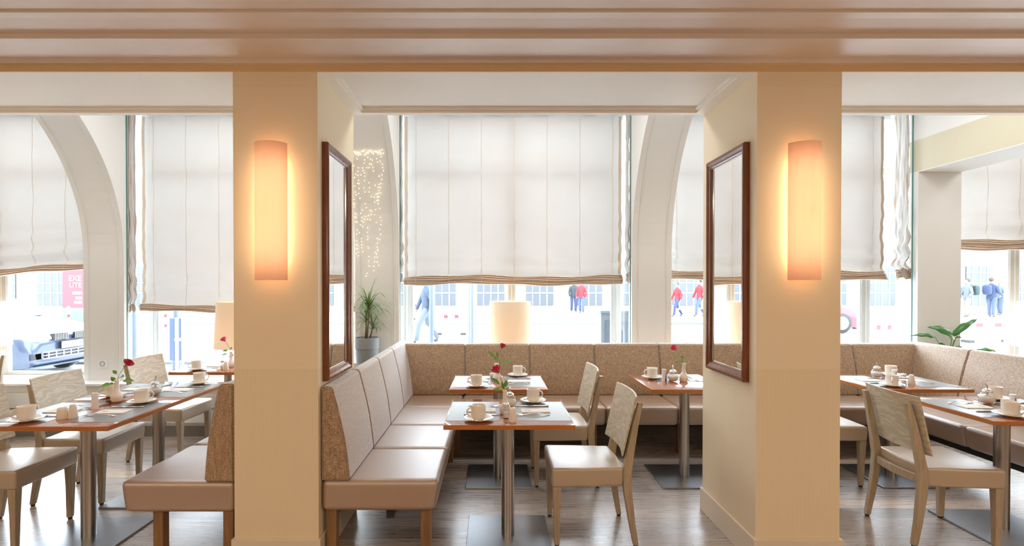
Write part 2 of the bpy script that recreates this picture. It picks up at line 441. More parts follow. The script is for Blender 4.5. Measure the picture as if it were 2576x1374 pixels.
for a, b in PIL:
    bm = bmesh.new(); bx(bm, a, b, PF, PB, 0, BZ)
    p = struct('pillar', bm, M['paper'])
    g = bmesh.new()
    for k in range(7):                       # fine ridges under the beam
        z = BZ - 0.008 - k * 0.0115
        bx(g, a, b, PF - 0.0016, PF, z - 0.006, z)
    obj('ridge_band', g, M['paper'], p)
    s = bmesh.new(); t = 0.013; hh = 0.148
    bx(s, a - t, b + t, PF - t, PF, 0, hh); bx(s, a - t, a, PF, PB + t, 0, hh); bx(s, b, b + t, PF, PB + t, 0, hh); bx(s, a, b, PB, PB + t, 0, hh)
    bevel(obj('skirting', s, M['baseboard'], p), 0.003, 2)

# window wall: low wall, sill, piers carrying the arches
struct('wall_window', box(XL, XR, 5.0, WY + 0.08, 0, 0.50), M['white_wall'])
bevel(struct('trim_sill', box(XL, XR, 4.975, WY + 0.06, 0.50, 0.525), M['sill']), 0.004, 2)
bm = bmesh.new(); bx(bm, XL, XR, 4.985, 5.0, 0, 0.10)
struct('baseboard_window', bm, simple('grey_skirting', L(120, 112, 106), 0.5))
struct('wall_lintel', box(XL, XR, 5.2, WY + 0.08, 3.34, 3.6), M['white_wall'])
bm = bmesh.new()                             # radiator grooves below the sill
for a, b in ((-6.5, -4.3), (-3.7, -1.5), (1.9, 4.2)):
    bx(bm, a, b, 4.972, 4.985, 0.14, 0.27); bx(bm, a, b, 4.972, 4.985, 0.285, 0.43)
struct('trim_radiator_panels', bm, M['sill'])

AR, AC = 1.69, (3.46, 1.80)
arc = [(AC[0] + AR * cos(t), AC[1] + AR * sin(t)) for t in [radians(86) * k / 24 for k in range(25)]]
for i, (a, b) in enumerate(PIER):
    poly = [(5.15, 0.525)] + arc + [(3.40, 3.49), (3.40, 3.6), (5.26, 3.6), (5.26, 0.525)]
    p = struct('pier', prism(poly, 'x', a, b), M['white_wall'])
    off = lambda d: [(5.15 - d, 0.525)] + [(AC[0] + (AR - d) * cos(t), AC[1] + (AR - d) * sin(t)) for t in [radians(86) * k / 24 for k in range(25)]]
    g = bmesh.new()
    for c in (a + 0.050, a + 0.066, b - 0.066, b - 0.050):
        g2 = prism(off(0.0035) + off(-0.002)[::-1], 'x', c - 0.004, c + 0.004)
        me = bpy.data.meshes.new('tmp'); g2.to_mesh(me); g2.free(); g.from_mesh(me); bpy.data.meshes.remove(me)
    obj('moulding', g, M['white_wall'], p)
struct('pier_right', box(LASTP[0], LASTP[1], 5.15, 5.26, 0.525, 2.66), M['white_wall'])
struct('beam_right', box(LASTP[0], LASTP[1], PB, 5.26, 2.66, 2.98), M['cream'])
struct('beam_right_soffit', box(LASTP[0] + 0.001, LASTP[1], PB, 5.26, 2.652, 2.66), M['white_wall'])
struct('wall_above_beam', box(LASTP[0] + 0.004, LASTP[1], PB, 5.26, 2.98, 3.6), M['white_wall'])

# ------------------------------------------------------------------ windows
def window(n, xa, xb, posts, sides=(True, True)):
    w = empty('window_%d' % n, (0, 0, 0), kind='structure')
    f = bmesh.new(); y0, y1 = WY, WY + 0.055
    for p0, p1 in posts: bx(f, p0, p1, y0, y1, 0.525, 3.34)
    y0 += 0.003; bx(f, xa, xb, y0, y1 - 0.003, 0.525, 0.56); bx(f, xa, xb, y0, y1 - 0.003, 2.70, 2.77); bx(f, xa, xb, y0, y1 - 0.003, 3.29, 3.34); y0 -= 0.003
    bevel(obj('window_frame', f, M['alu'], w), 0.003, 2)
    g = bmesh.new()                          # pale glazing beads beside each post
    for p0, p1 in posts:
        bx(g, p0 - 0.012, p0, y0 + 0.01, y1, 0.56, 2.70); bx(g, p1, p1 + 0.012, y0 + 0.01, y1, 0.56, 2.70)
        bx(g, (p0 + p1) / 2 - 0.004, (p0 + p1) / 2 + 0.004, y0 - 0.004, y0 + 0.006, 0.56, 3.29)
    obj('glazing_bead', g, M['alu_white'], w)
    obj('pane', box(xa, xb, y0 + 0.03, y0 + 0.036, 0.56, 3.29), M['pane'], w)
    for s, x in ((0, xa), (1, xb)):
        if sides[s]:
            d = 0.006 if s == 0 else -0.006
            obj('side_pane', box(min(x, x + d), max(x, x + d), 5.265, WY, 0.525, 3.34), M['pane'], w)
            obj('glass_edge', box(min(x, x + d), max(x, x + d), 5.185 if s else 5.185, 5.199, 0.525, 3.34), M['glass_edge'], w)
    return w
window(1, -6.55, -4.19, [(-6.5, -6.44), (-5.40, -5.30), (-4.36, -4.30)])
window(2, -3.775, -1.417, [(-3.745, -3.665), (-2.62, -2.55), (-1.5, -1.44)])
window(3, -0.97, 1.405, [(-0.975, -0.895), (0.155, 0.225), (1.285, 1.372)])
window(4, 1.81, 4.30, [(1.82, 1.86), (2.95, 3.01), (3.99, 4.08)])
window(5, 4.76, 7.4, [(5.60, 5.70), (6.9, 6.98)], (False, False))
struct('wall_end_right', box(7.4, XR, 5.2, 5.56, 0.525, 3.34), M['white_wall'])
struct('wall_end_left', box(XL, -6.97, 5.2, 5.56, 0.525, 3.34), M['white_wall'])

# ------------------------------------------------------------------ roman blinds
def blind(label, xa, xb, y, ztop, zbot, stack=0.10, folds=6, tapes=7, tilt=0.0, axis='x', hem=(True, True), group='cream roman blinds', seed=1, chain=False, wild=1.0):
    """cloth hangs along x (or along y for a side blind); bottom gathered into folds"""
    rnd = random.Random(seed)
    root = empty('roman_blind', ((xa + xb) / 2 if axis == 'x' else y, y if axis == 'x' else (xa + xb) / 2, zbot), 0, label, 'blind', group)
    nx = 64 if axis == 'x' else 16
    rows = []                                # (z, depth offset, bottom weight)
    zs = zbot + stack
    N = 40
    for k in range(N + 1):
        t = k / N; z = ztop + (zs - ztop) * t
        # horizontal soft billows that grow towards the bottom
        amp = 0.0008 + 0.015 * wild * max(0, (t - 0.62) / 0.38) ** 1.5
        rows.append((z, amp * sin((ztop - z) / 0.17 * 2 * pi), t))
    for k in range(folds):
        dz = stack / folds
        dd_ = -0.030 - 0.006 * (k % 3)
        rows.append((zs - dz * (k + 0.12), dd_, 1.0)); rows.append((zs - dz * (k + 0.62), dd_ - 0.006, 1.0)); rows.append((zs - dz * (k + 0.80), dd_ + 0.002, 1.0)); rows.append((zs - dz * (k + 0.92), -0.004, 1.0))
    ph = [rnd.uniform(0, 6.28) for _ in range(6)]
    def pt(u, row, j, inset=0.0):
        z, d, t = row
        wob = 0.010 * sin(u * 9 + ph[0]) * t * t + 0.006 * sin(u * 23 + ph[1] + j * 0.15) * t * t
        zz = z + (tilt * (u - 0.5) * t + wob * 1.0 * (t ** 2))
        dd = d + 0.004 * sin(u * 31 + z * 7 + ph[2]) + 0.004 * sin(u * 57 - z * 11 + ph[3]) + 0.006 * t * sin(u * 13 + z * 19 + ph[4])
        # edges zig-zag with the billows
        s = xa + (xb - xa) * u
        edge = 0.012 * wild * max(0, (t - 0.3)) * sin(z * 2 * pi / 0.17 + ph[5])
        if u < 0.03: s += edge
        if u > 0.97: s -= edge
        return (s, y + dd - inset, zz) if axis == 'x' else (y - (dd - inset) * (1 if y < 0.2 else -1) * -1, s, zz)
    def grid(us, inset, nm, mat):
        bm = bmesh.new(); vs = [[bm.verts.new(pt(u, r, j, inset)) for u in us] for j, r in enumerate(rows)]
        for a, b in zip(vs, vs[1:]):
            for k in range(len(us) - 1): bm.faces.new((a[k], a[k + 1], b[k + 1], b[k]))
        o = obj(nm, bm, mat, root, True); o.location = -root.location
        return o
    allrows = rows
    rows = allrows[:N + 1]; grid([k / nx for k in range(nx + 1)], 0.0, 'cloth', M['blind'])
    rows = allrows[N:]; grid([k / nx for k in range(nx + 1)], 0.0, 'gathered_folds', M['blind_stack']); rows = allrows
    wdt = 0.006 / (xb - xa)
    s0 = 0.12
    while tapes > 1 and s0 < xb - xa - 0.06:
        u = s0 / (xb - xa); s0 += 0.35
        grid([u - wdt / 2, u + wdt / 2], 0.0025, 'seam_tape', M['blind_tape'])
    hw = 0.030 / (xb - xa)
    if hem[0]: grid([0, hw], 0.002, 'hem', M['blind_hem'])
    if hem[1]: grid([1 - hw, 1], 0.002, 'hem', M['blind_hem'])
    bmr = bmesh.new()
    if axis == 'x': bx(bmr, xa, xb, y + 0.005, y + 0.035, ztop, ztop + 0.04)
    else: bx(bmr, y - 0.012, y + 0.012, xa, xb, ztop, ztop + 0.04)
    o = obj('head_rail', bmr, M['alu_white'], root); o.location = -root.location
    if chain:
        bm = bmesh.new()
        for sx in (-0.006, 0.006):
            z = zbot + 0.02
            while z > 1.02:
                ball(bm, (xb - 0.005 + sx, y - 0.03, z), 0.0032, 1); z -= 0.011
        o = obj('bead_chain', bm, M['plastic_white'], root, True); o.location = -root.location
    return root
TOP = 3.30
blind('cream roman blind with a slanting, sagging hem above the parked car', -6.45, -4.10, 5.40, TOP, 1.60, 0.07, 4, 7, 0.16, seed=3, wild=2.2)
blind('wide cream roman blind lowered furthest, behind the left dining bay', -3.76, -1.43, 5.40, TOP, 1.215, 0.075, 5, 6, seed=4, hem=(True, False))
blind('narrow cream blind on the side pane beside the furthest-lowered blind', 5.21, 5.305, -3.762, TOP, 1.225, 0.075, 5, 1, axis='y', seed=5)
blind('wide cream roman blind with a thick pleated hem, above the middle table lamp', -0.955, 1.36, 5.40, TOP, 1.50, 0.10, 6, 7, seed=6, chain=True)
blind('sliver of cream blind on the side pane left of the middle blind', 5.21, 5.30, -0.962, TOP, 1.53, 0.10, 6, 1, axis='y', seed=7, hem=(False, False))
blind('sliver of cream blind on the side pane right of the middle blind', 5.21, 5.34, 1.390, TOP, 1.53, 0.10, 6, 1, axis='y', seed=8, hem=(False, False))
blind('cream roman blind seen on both sides of the right pillar', 1.83, 4.16, 5.40, TOP, 1.56, 0.10, 6, 7, seed=9, wild=1.6)
blind('crumpled cream side blind meeting another blind at the window corner', 5.21, 5.40, 4.275, TOP, 1.57, 0.10, 6, 2, axis='y', seed=10, wild=2.0)
blind('cream roman blind raised highest, above the people with backpacks', 4.80, 7.30, 5.40, TOP, 1.875, 0.12, 7, 7, seed=11)

# ------------------------------------------------------------------ wall sconces
def make_sconce():
    r = empty('wall_sconce', (0, 0, 0), 0, '', 'wall lamp', 'amber wall sconces on the pillars')
    # local: wall plane y=0, lamp sticks out towards -y, z from 0 to 0.715
    hw, prot, gap = 0.086, 0.065, 0.030
    N = 20; Rr = (hw * hw + prot * prot) / (2 * prot); a0 = math.asin(hw / Rr)
    def cur(rr, k):
        t = -a0 + 2 * a0 * k / N
        return (rr * sin(t), -(gap + prot - Rr + rr * cos(t)))
    secs = []
    pts = [cur(Rr, k) for k in range(N + 1)] + [cur(Rr - 0.004, k) for k in range(N, -1, -1)]
    bm = prism(pts, 'z', 0, 0.715)
    o = obj('shade', bm, M['sconce'], r)
    obj('back_plate', box(-0.045, 0.045, -0.012, 0, 0.06, 0.655), M['plastic_white'], r)
    bm = tube([(0, -0.040, 0.07), (0, -0.040, 0.645)], 0.013, 12); obj('lamp_tube', bm, M['tube'], r, True)
    bm = bmesh.new()
    for z in (0.12, 0.36, 0.60): bx(bm, -0.003, 0.003, -0.088, -0.01, z - 0.002, z + 0.002)
    obj('bracket', bm, M['chrome'], r)
    return r
sc = make_sconce(); sc.location = (-1.168, PF, 1.524); sc['label'] = 'glowing amber curved wall lamp on the left pillar'
dup(sc, (1.624, PF, 1.524), 0, 'glowing amber curved wall lamp on the right pillar')

# ------------------------------------------------------------------ mirrors
def mirror(x, sgn, ya, yb, za, zb, label):
    r = empty('wall_mirror', (x, (ya + yb) / 2, za), 0, label, 'mirror', 'tall mirrors on the pillar sides')
    bm = bmesh.new(); fw = 0.050
    # moulded frame, profile in (inward distance, height off the wall)
    pr = [(0, 0.0), (0, 0.030), (0.006, 0.035), (0.018, 0.034), (0.030, 0.026), (0.040, 0.024), (0.044, 0.020), (0.050, 0.016), (0.050, 0.0)]
    cor = [(ya, za, 1, 1), (yb, za, -1, 1), (yb, zb, -1, -1), (ya, zb, 1, -1)]
    rings = [[bm.verts.new((x + sgn * h, cy + sy * d, cz + sz * d)) for d, h in pr] for cy, cz, sy, sz in cor]
    for i in range(4):
        a, b = rings[i], rings[(i + 1) % 4]
        for k in range(len(pr) - 1): bm.faces.new((a[k], b[k], b[k + 1], a[k + 1]))
    o = obj('frame', bm, M['mahogany'], r); o.location = -r.location
    o = obj('mirror_glass', box(*sorted((x + sgn * 0.001, x + sgn * 0.010)), ya + fw - 0.004, yb - fw + 0.004, za + fw - 0.004, zb - fw + 0.004), M['mirror'], r); o.location = -r.location
    bm = bmesh.new(); q = fw; t = 0.006
    for a in ((ya + q, ya + q + t, za + q, zb - q), (yb - q - t, yb - q, za + q, zb - q), (ya + q, yb - q, za + q, za + q + t), (ya + q, yb - q, zb - q - t, zb - q)):
        bx(bm, *sorted((x + sgn * 0.008, x + sgn * 0.013)), *a)
    o = obj('inner_bead', bm, M['chrome'], r); o.location = -r.location
mirror(PIL[1][1], 1, 2.745, 3.20, 0.974, 2.277, 'tall brown-framed mirror on the left pillar, facing right')
mirror(PIL[2][0], -1, 2.75, 3.24, 0.968, 2.277, 'tall brown-framed mirror on the right pillar, facing left')

# ------------------------------------------------------------------ banquettes
def seat_part(root, x0, x1, y0, y1, front, z0=0.28, z1=0.45):
    """front: which side is the rounded, slightly undercut front: '+x','-x','-y'"""
    bm = bmesh.new(); v = bx(bm, x0, x1, y0, y1, z0, z1)
    for q in v[:4]:
        if front == '+x' and q.co.x > x1 - 1e-4: q.co.x -= 0.025
        if front == '-x' and q.co.x < x0 + 1e-4: q.co.x += 0.025
        if front == '-y' and q.co.y < y0 + 1e-4: q.co.y += 0.025
    bmesh.ops.recalc_face_normals(bm, faces=bm.faces)
    ed = [e for e in bm.edges if len(e.link_faces) == 2 and e.calc_face_angle() > radians(50)]
    bmesh.ops.bevel(bm, geom=ed, offset=0.040, segments=6, affect='EDGES', profile=0.6, clamp_overlap=True)
    o = obj('seat_cushion', bm, M['leather'], root, True)
    wn = o.modifiers.new('wn', 'WEIGHTED_NORMAL'); wn.keep_sharp = False
    return o
def back_part(root, a, b, p_back, p_bot, p_top, axis, ztop):
    """backrest section; a..b along its run, profile across it"""
    d = 1 if p_bot > p_back else -1
    z0 = 0.447
    pts = [(p_back, z0), (p_back, ztop - 0.012), (p_back + d * 0.012, ztop)]
    r = 0.032
    # rounded upper front edge
    tx, tz = p_top, ztop
    for k in range(7):
        t = pi / 2 * k / 6
        pts.append((tx - d * r + d * r * sin(t), tz - r + r * cos(t)))
    for k in range(1, 6):
        t = k / 6; bul = 0.012 * sin(pi * t)
        pts.append((p_top + (p_bot - p_top) * t + d * bul, ztop - r + (z0 + 0.012 - ztop + r) * t))
    pts += [(p_bot, z0 + 0.012), (p_bot - d * 0.012, z0)]
    if axis == 'x': bm = prism(pts, 'x', a + 0.001, b - 0.001)
    else: bm = prism(pts, 'y', a + 0.001, b - 0.001)
    bmesh.ops.recalc_face_normals(bm, faces=bm.faces)
    caps = [f for f in bm.faces if len(f.verts) > 6]
    ed = set(e for f in caps for e in f.edges)
    bmesh.ops.bevel(bm, geom=list(ed), offset=0.010, segments=3, affect='EDGES', clamp_overlap=True)
    o = obj('backrest_panel', bm, M['fabric'], root, True)
    wn = o.modifiers.new('wn', 'WEIGHTED_NORMAL'); wn.keep_sharp = False
    return o
def leg_part(root, x, y, h=0.285, w=0.055):
    bm = bmesh.new(); v = bx(bm, x - w / 2, x + w / 2, y - w / 2, y + w / 2, 0, h)
    return bevel(obj('leg', bm, M['oak_leg'], root), 0.004, 2)

# left bay: its end stands against the left pillar
b1 = empty('banquette', (0, 0, 0), 0, 'beige leather banquette with brown woven back, left of the left pillar', 'bench', 'upholstered banquettes')
ys = [2.68, 3.32, 3.90, 4.45]
for a, b in zip(ys, ys[1:]):
    seat_part(b1, -2.0, -1.388, a, b, '-x')
    back_part(b1, a, b, -1.388, -1.548, -1.475, 'y', 0.972)
for x, y in ((-1.82, 2.75), (-1.43, 2.73), (-1.82, 4.30), (-1.43, 4.30)): leg_part(b1, x, y)
# the U-shaped one between and behind the pillars
b2 = empty('banquette', (0, 0, 0), 0, 'long corner banquette of beige leather and brown woven fabric along the windows', 'bench', 'upholstered banquettes')
ys = [2.70, 3.245, 3.79, 4.335]
for a, b in zip(ys, ys[1:]): seat_part(b2, -0.928, -0.292, a, b, '+x')
for a, b in zip(ys + [4.335], [3.245, 3.79, 4.335, 4.97]):
    if a == 4.335 and b == 4.335: continue
    back_part(b2, a, b, -0.928, -0.775, -0.862, 'y', 0.955)
seat_part(b2, -0.928, -0.292, 4.335, 4.86, '-y')
xs = [-0.292, 0.343, 0.968, 1.593, 2.218, 2.843, 3.468]
for a, b in zip(xs, xs[1:]): seat_part(b2, a, b, 4.33, 4.86, '-y')
xb_ = [-0.905, -0.282, 0.343, 0.968, 1.593, 2.218, 2.843, 3.468, 4.12]
for a, b in zip(xb_, xb_[1:]): back_part(b2, a, b, 4.965, 4.80, 4.885, 'x', 0.932)
seat_part(b2, 3.468, 4.14, 4.33, 4.86, '-y')
ys = [4.335, 3.765, 3.195, 2.62]
for a, b in zip(ys[1:], ys): seat_part(b2, 3.50, 4.14, a, b, '-x')
ys = [4.965, 4.335, 3.765, 3.195, 2.62]
for a, b in zip(ys[1:], ys): back_part(b2, a, b, 4.17, 3.975, 4.075, 'y', 0.942)
for x, y in ((-0.375, 2.78), (-0.885, 2.76), (-0.375, 4.28), (-0.33, 4.50), (1.66, 4.50), (0.9, 4.56), (2.45, 4.50), (3.6, 4.45), (3.62, 3.3), (3.62, 2.75), (4.08, 2.75)): leg_part(b2, x, y)
bm = bmesh.new(); bx(bm, -0.30, 3.9, 4.62, 4.66, 0.2, 0.28); bx(bm, 3.66, 3.70, 2.70, 4.6, 0.2, 0.28); bx(bm, -0.6, -0.56, 2.8, 4.6, 0.2, 0.28)
obj('under_rail', bm, M['dark'], b2)

# ------------------------------------------------------------------ tables
def make_table():
    r = empty('pedestal_table', (0, 0, 0), 0, '', 'table', 'pedestal dining tables')
    w, d = 0.706, 0.62
    t = obj('tabletop', box(-w / 2, w / 2, -d / 2, d / 2, 0.7215, 0.747), M['cherry'], r); bevel(t, 0.0015, 2, False)
    bm = bmesh.new(); e = 0.0012
    bx(bm, -w / 2 - e, w / 2 + e, -d / 2 - e, -d / 2, 0.7225, 0.7455); bx(bm, -w / 2 - e, w / 2 + e, d / 2, d / 2 + e, 0.7225, 0.7455)
    bx(bm, -w / 2 - e, -w / 2, -d / 2, d / 2, 0.7225, 0.7455); bx(bm, w / 2, w / 2 + e, -d / 2, d / 2, 0.7225, 0.7455)
    obj('edge_band', bm, M['cherry_edge'], r)
    obj('column', lathe([(0, 0.012), (0.0385, 0.012), (0.0385, 0.72), (0, 0.72)], 48), M['steel'], r)
    for f in r.children[-1].data.polygons: f.use_smooth = len(f.vertices) == 4
    b = obj('base_plate', box(-0.2425, 0.2425, -0.2425, 0.2425, 0.0, 0.012), M['steel_plate'], r); bevel(b, 0.002, 2, False)
    b = obj('mounting_plate', box(-0.16, 0.16, -0.16, 0.16, 0.712, 0.7215), M['dark'], r)
    return r
TABLES = {
    'L1': ((-2.405, 2.985), 'nearest left table', 'cherry-topped table at the front of the left bay, nearest the camera'),
    'L2': ((-2.405, 3.607), 'second left table', 'cherry-topped table pushed against the front table of the left bay'),
    'L3': ((-2.455, 4.66), 'back left table', 'cherry-topped table by the window in the left bay, cut off by the left pillar'),
    'T1': ((0.082, 3.01), 'front middle table', 'cherry-topped table at the front of the middle bay'),
    'T2': ((0.032, 3.935), 'back middle table', 'cherry-topped table directly behind the front one of the middle bay'),
    'T3': ((1.485, 3.935), 'table half behind the right pillar', 'cherry-topped table partly hidden by the left side of the right pillar'),
    'T4': ((3.11, 3.945), 'back right table', 'cherry-topped table just right of the right pillar, near the corner banquette'),
    'T5': ((3.115, 3.09), 'front right table', 'cherry-topped table at the right edge, behind the wooden chair'),
}
tb = None
for k, (p, short, lab) in TABLES.items():
    if tb is None: tb = make_table(); tb.location = (*p, 0); tb['label'] = lab
    else: dup(tb, (*p, 0), 0, lab)

# ------------------------------------------------------------------ chairs
def make_chair():
    r = empty('dining_chair', (0, 0, 0), 0, '', 'chair', 'wooden dining chairs with leather seats')
    # seat, facing +x
    bm = bmesh.new()
    prof = [(-0.195, -0.200), (-0.205, 0.0), (-0.195, 0.200), (0.0, 0.215), (0.22, 0.222), (0.224, 0.0), (0.22, -0.222), (0.0, -0.215)]
    lo = [bm.verts.new((x * 0.985, y * 0.985, 0.345)) for x, y in prof]; mid = [bm.verts.new((x, y, 0.40)) for x, y in prof]; hi = [bm.verts.new((x, y, 0.455)) for x, y in prof]
    c = bm.verts.new((0.01, 0, 0.466)); cb = bm.verts.new((0.01, 0, 0.345)); n_ = len(prof)
    for i in range(n_):
        j = (i + 1) % n_
        bm.faces.new((lo[i], lo[j], mid[j], mid[i])); bm.faces.new((mid[i], mid[j], hi[j], hi[i])); bm.faces.new((hi[i], hi[j], c)); bm.faces.new((lo[j], lo[i], cb))
    bmesh.ops.recalc_face_normals(bm, faces=bm.faces)
    ed = [e for e in bm.edges if e.calc_face_angle() > radians(40)]
    bmesh.ops.bevel(bm, geom=ed, offset=0.018, segments=4, affect='EDGES', profile=0.6)
    obj('seat', bm, M['leather_grey'], r, True)
    # backrest panel: curved veneer, leaning back
    N, K = 18, 10; th = 0.011; hw = 0.222
    def P(u, v, s):                          # u across -1..1, v up 0..1
        z = 0.525 + 0.341 * v; x = -0.185 - 0.078 * v
        x += -0.030 * (1 - u * u) + s * th
        y = u * (hw - 0.006 * (1 - v))
        return (x, y, z)
    bm = bmesh.new()
    fr = [[bm.verts.new(P(-1 + 2 * i / N, j / K, 1)) for i in range(N + 1)] for j in range(K + 1)]
    bk = [[bm.verts.new(P(-1 + 2 * i / N, j / K, 0)) for i in range(N + 1)] for j in range(K + 1)]
    for j in range(K):
        for i in range(N):
            bm.faces.new((fr[j][i], fr[j][i + 1], fr[j + 1][i + 1], fr[j + 1][i])); bm.faces.new((bk[j][i + 1], bk[j][i], bk[j + 1][i], bk[j + 1][i + 1]))
    for j in range(K):
        for i in (0, N): bm.faces.new((fr[j][i], bk[j][i], bk[j + 1][i], fr[j + 1][i]))
    for i in range(N):
        for j in (0, K): bm.faces.new((fr[j][i], fr[j][i + 1], bk[j][i + 1], bk[j][i]))
    o = obj('backrest', bm, M['veneer'], r); bevel(o, 0.003, 2)
    # legs
    def sect(x, y, z, a, b): return [(x - a, y - b, z), (x + a, y - b, z), (x + a, y + b, z), (x - a, y + b, z)]
    for s in (-1, 1):
        secs = [sect(-0.262, s * 0.196, 0.012, 0.015, 0.014), sect(-0.240, s * 0.194, 0.14, 0.018, 0.016), sect(-0.218, s * 0.190, 0.30, 0.023, 0.018), sect(-0.212, s * 0.188, 0.42, 0.025, 0.018),
                sect(-0.222, s * 0.184, 0.54, 0.022, 0.017), sect(-0.252, s * 0.180, 0.70, 0.018, 0.016), sect(-0.282, s * 0.176, 0.822, 0.014, 0.015)]
        # the post sits behind the curved panel
        secs = [[(x - (0.010 if z > 0.5 else 0), y, z) for x, y, z in q] for q in secs]
        o = obj('rear_leg', loft(secs), M['ash'], r); bevel(o, 0.004, 2)
        g = obj('glide', lathe([(0, 0), (0.011, 0), (0.013, 0.005), (0.013, 0.012), (0, 0.012)], 14, cx=-0.262, cy=s * 0.196), M['dark'], o)
    for s in (-1, 1):
        secs = [sect(0.188, s * 0.190, 0.012, 0.0145, 0.0145), sect(0.190, s * 0.191, 0.20, 0.018, 0.018), sect(0.190, s * 0.192, 0.348, 0.023, 0.023)]
        o = obj('front_leg', loft(secs), M['ash'], r); bevel(o, 0.003, 2)
        g = obj('glide', lathe([(0, 0), (0.011, 0), (0.013, 0.005), (0.013, 0.012), (0, 0.012)], 14, cx=0.188, cy=s * 0.190), M['dark'], o)
    # curved rail under the back of the seat
    bm = bmesh.new(); N = 10
    ring = lambda u: [(x, u * 0.172, z) for x, z in ((-0.222 - 0.022 * (1 - u * u), 0.355), (-0.203 - 0.022 * (1 - u * u), 0.355), (-0.203 - 0.022 * (1 - u * u), 0.402), (-0.222 - 0.022 * (1 - u * u), 0.402))]
    loft([ring(-1 + 2 * k / N) for k in range(N + 1)], bm)
    bevel(obj('back_rail', bm, M['ash'], r), 0.003, 2)
    return r
chairs = [((-2.905, 3.035), radians(1), 'wooden chair cut off by the left edge, at the nearest left table'),
          ((-2.875, 3.62), radians(2), 'wooden chair with grey leather seat at the second left table, below the car'),
          ((-2.835, 4.455), radians(-2), 'wooden chair furthest back in the left bay, in front of the window'),
          ((0.548, 3.075), pi, 'wooden chair nearest the camera at the front middle table'),
          ((0.505, 3.93), pi, 'wooden chair behind the nearest one, at the back middle table'),
          ((2.675, 3.06), radians(-3), 'wooden chair seen from behind, right of the right pillar'),
          ((2.535, 3.93), 0, 'wooden chair mostly hidden behind the right pillar, only seat and leg showing'),
          ((-5.03, 4.70), pi, 'wooden chair barely showing at the left edge beneath the lamp')]
ch = None
for (x, y), rz, lab in chairs:
    if ch is None: ch = make_chair(); ch.location = (x, y, 0); ch.rotation_euler = (0, 0, rz); ch['label'] = lab
    else: dup(ch, (x, y, 0), rz, lab)

# ------------------------------------------------------------------ tableware
TZ = 0.747
def proto(name, cat, group):
    return empty(name, (0, 0, 0), 0, '', cat, group)
def one(name, bm, mat, cat, group, smooth=True):
    o = obj(name, bm, mat, None, smooth); return tag(o, '', cat, group)
def make_cup():
    r = proto('coffee_cup', 'cup', 'white coffee cups on saucers')
    pr = [(0, 0.004), (0.022, 0.004), (0.024, 0.0), (0.027, 0.0), (0.029, 0.004), (0.036, 0.008), (0.0395, 0.016), (0.0405, 0.045), (0.041, 0.079), (0.0405, 0.081), (0.039, 0.080), (0.0385, 0.045), (0.037, 0.016), (0.030, 0.009), (0, 0.008)]
    obj('cup_body', lathe(pr, 40), M['porcelain'], r, True)
    path = []
    for k in range(17):
        t = -pi / 2 * 1.08 + pi * 1.08 * k / 16
        path.append((0.037 + 0.027 * cos(t), 0, 0.043 + 0.024 * sin(t)))
    bm = tube(path, 0.0042, 10); 
    for v in bm.verts: v.co.y *= 1.35
    obj('handle', bm, M['porcelain'], r, True)
    return r
def make_saucer():
    r = one('saucer', lathe([(0, 0.002), (0.026, 0.002), (0.028, 0.0), (0.032, 0.0), (0.034, 0.003), (0.060, 0.009), (0.080, 0.0165), (0.0815, 0.0185), (0.0795, 0.0195), (0.060, 0.0125), (0.036, 0.0065), (0.030, 0.005), (0, 0.005)], 48), M['porcelain'], 'saucer', 'white saucers')
    return r
def strip(pts, th=0.0016, bm=None):
    """(x, halfwidth, z, y) list -> flat bar following a curve"""
    bm = bm or bmesh.new(); secs = []
    for p in pts:
        x, w, z = p[:3]; y = p[3] if len(p) > 3 else 0
        secs.append([(x, y - w, z), (x, y + w, z), (x, y + w, z + th), (x, y - w, z + th)])
    return loft(secs, bm)
def make_spoon():
    bm = strip([(-0.065, 0.004, 0.002), (-0.06, 0.005, 0.003), (-0.03, 0.0025, 0.006), (0.01, 0.0022, 0.005), (0.022, 0.004, 0.002), (0.032, 0.010, -0.001), (0.045, 0.0135, -0.0025), (0.058, 0.011, -0.001), (0.066, 0.004, 0.001)], 0.0014)
    return one('teaspoon', bm, M['chrome'], 'spoon', 'steel teaspoons on saucers')
def make_knife():
    r = proto('table_knife', 'knife', 'steel table knives')
    obj('knife_handle', strip([(-0.105, 0.006, 0.001), (-0.09, 0.0075, 0.001), (-0.05, 0.0065, 0.001), (-0.01, 0.0055, 0.001), (0.0, 0.006, 0.001)], 0.006), M['chrome'], r, True)
    obj('blade', strip([(0.0, 0.006, 0.003), (0.01, 0.009, 0.003), (0.06, 0.0095, 0.003), (0.09, 0.008, 0.003), (0.105, 0.002, 0.003)], 0.0014), M['chrome'], r, True)
    return r
def make_fork():
    r = proto('dinner_fork', 'fork', 'steel forks')
    obj('fork_handle', strip([(-0.10, 0.005, 0.002), (-0.095, 0.0085, 0.002), (-0.05, 0.006, 0.010), (0.0, 0.0032, 0.013), (0.03, 0.003, 0.008), (0.045, 0.008, 0.003), (0.058, 0.0115, 0.002)], 0.0018), M['chrome'], r, True)
    bm = bmesh.new()
    for q in (-0.0095, -0.0032, 0.0032, 0.0095):
        strip([(0.057, 0.0018, 0.002, q), (0.08, 0.0014, 0.005, q), (0.100, 0.0009, 0.013, q * 0.95)], 0.0014, bm)
    obj('tines', bm, M['chrome'], r)
    return r
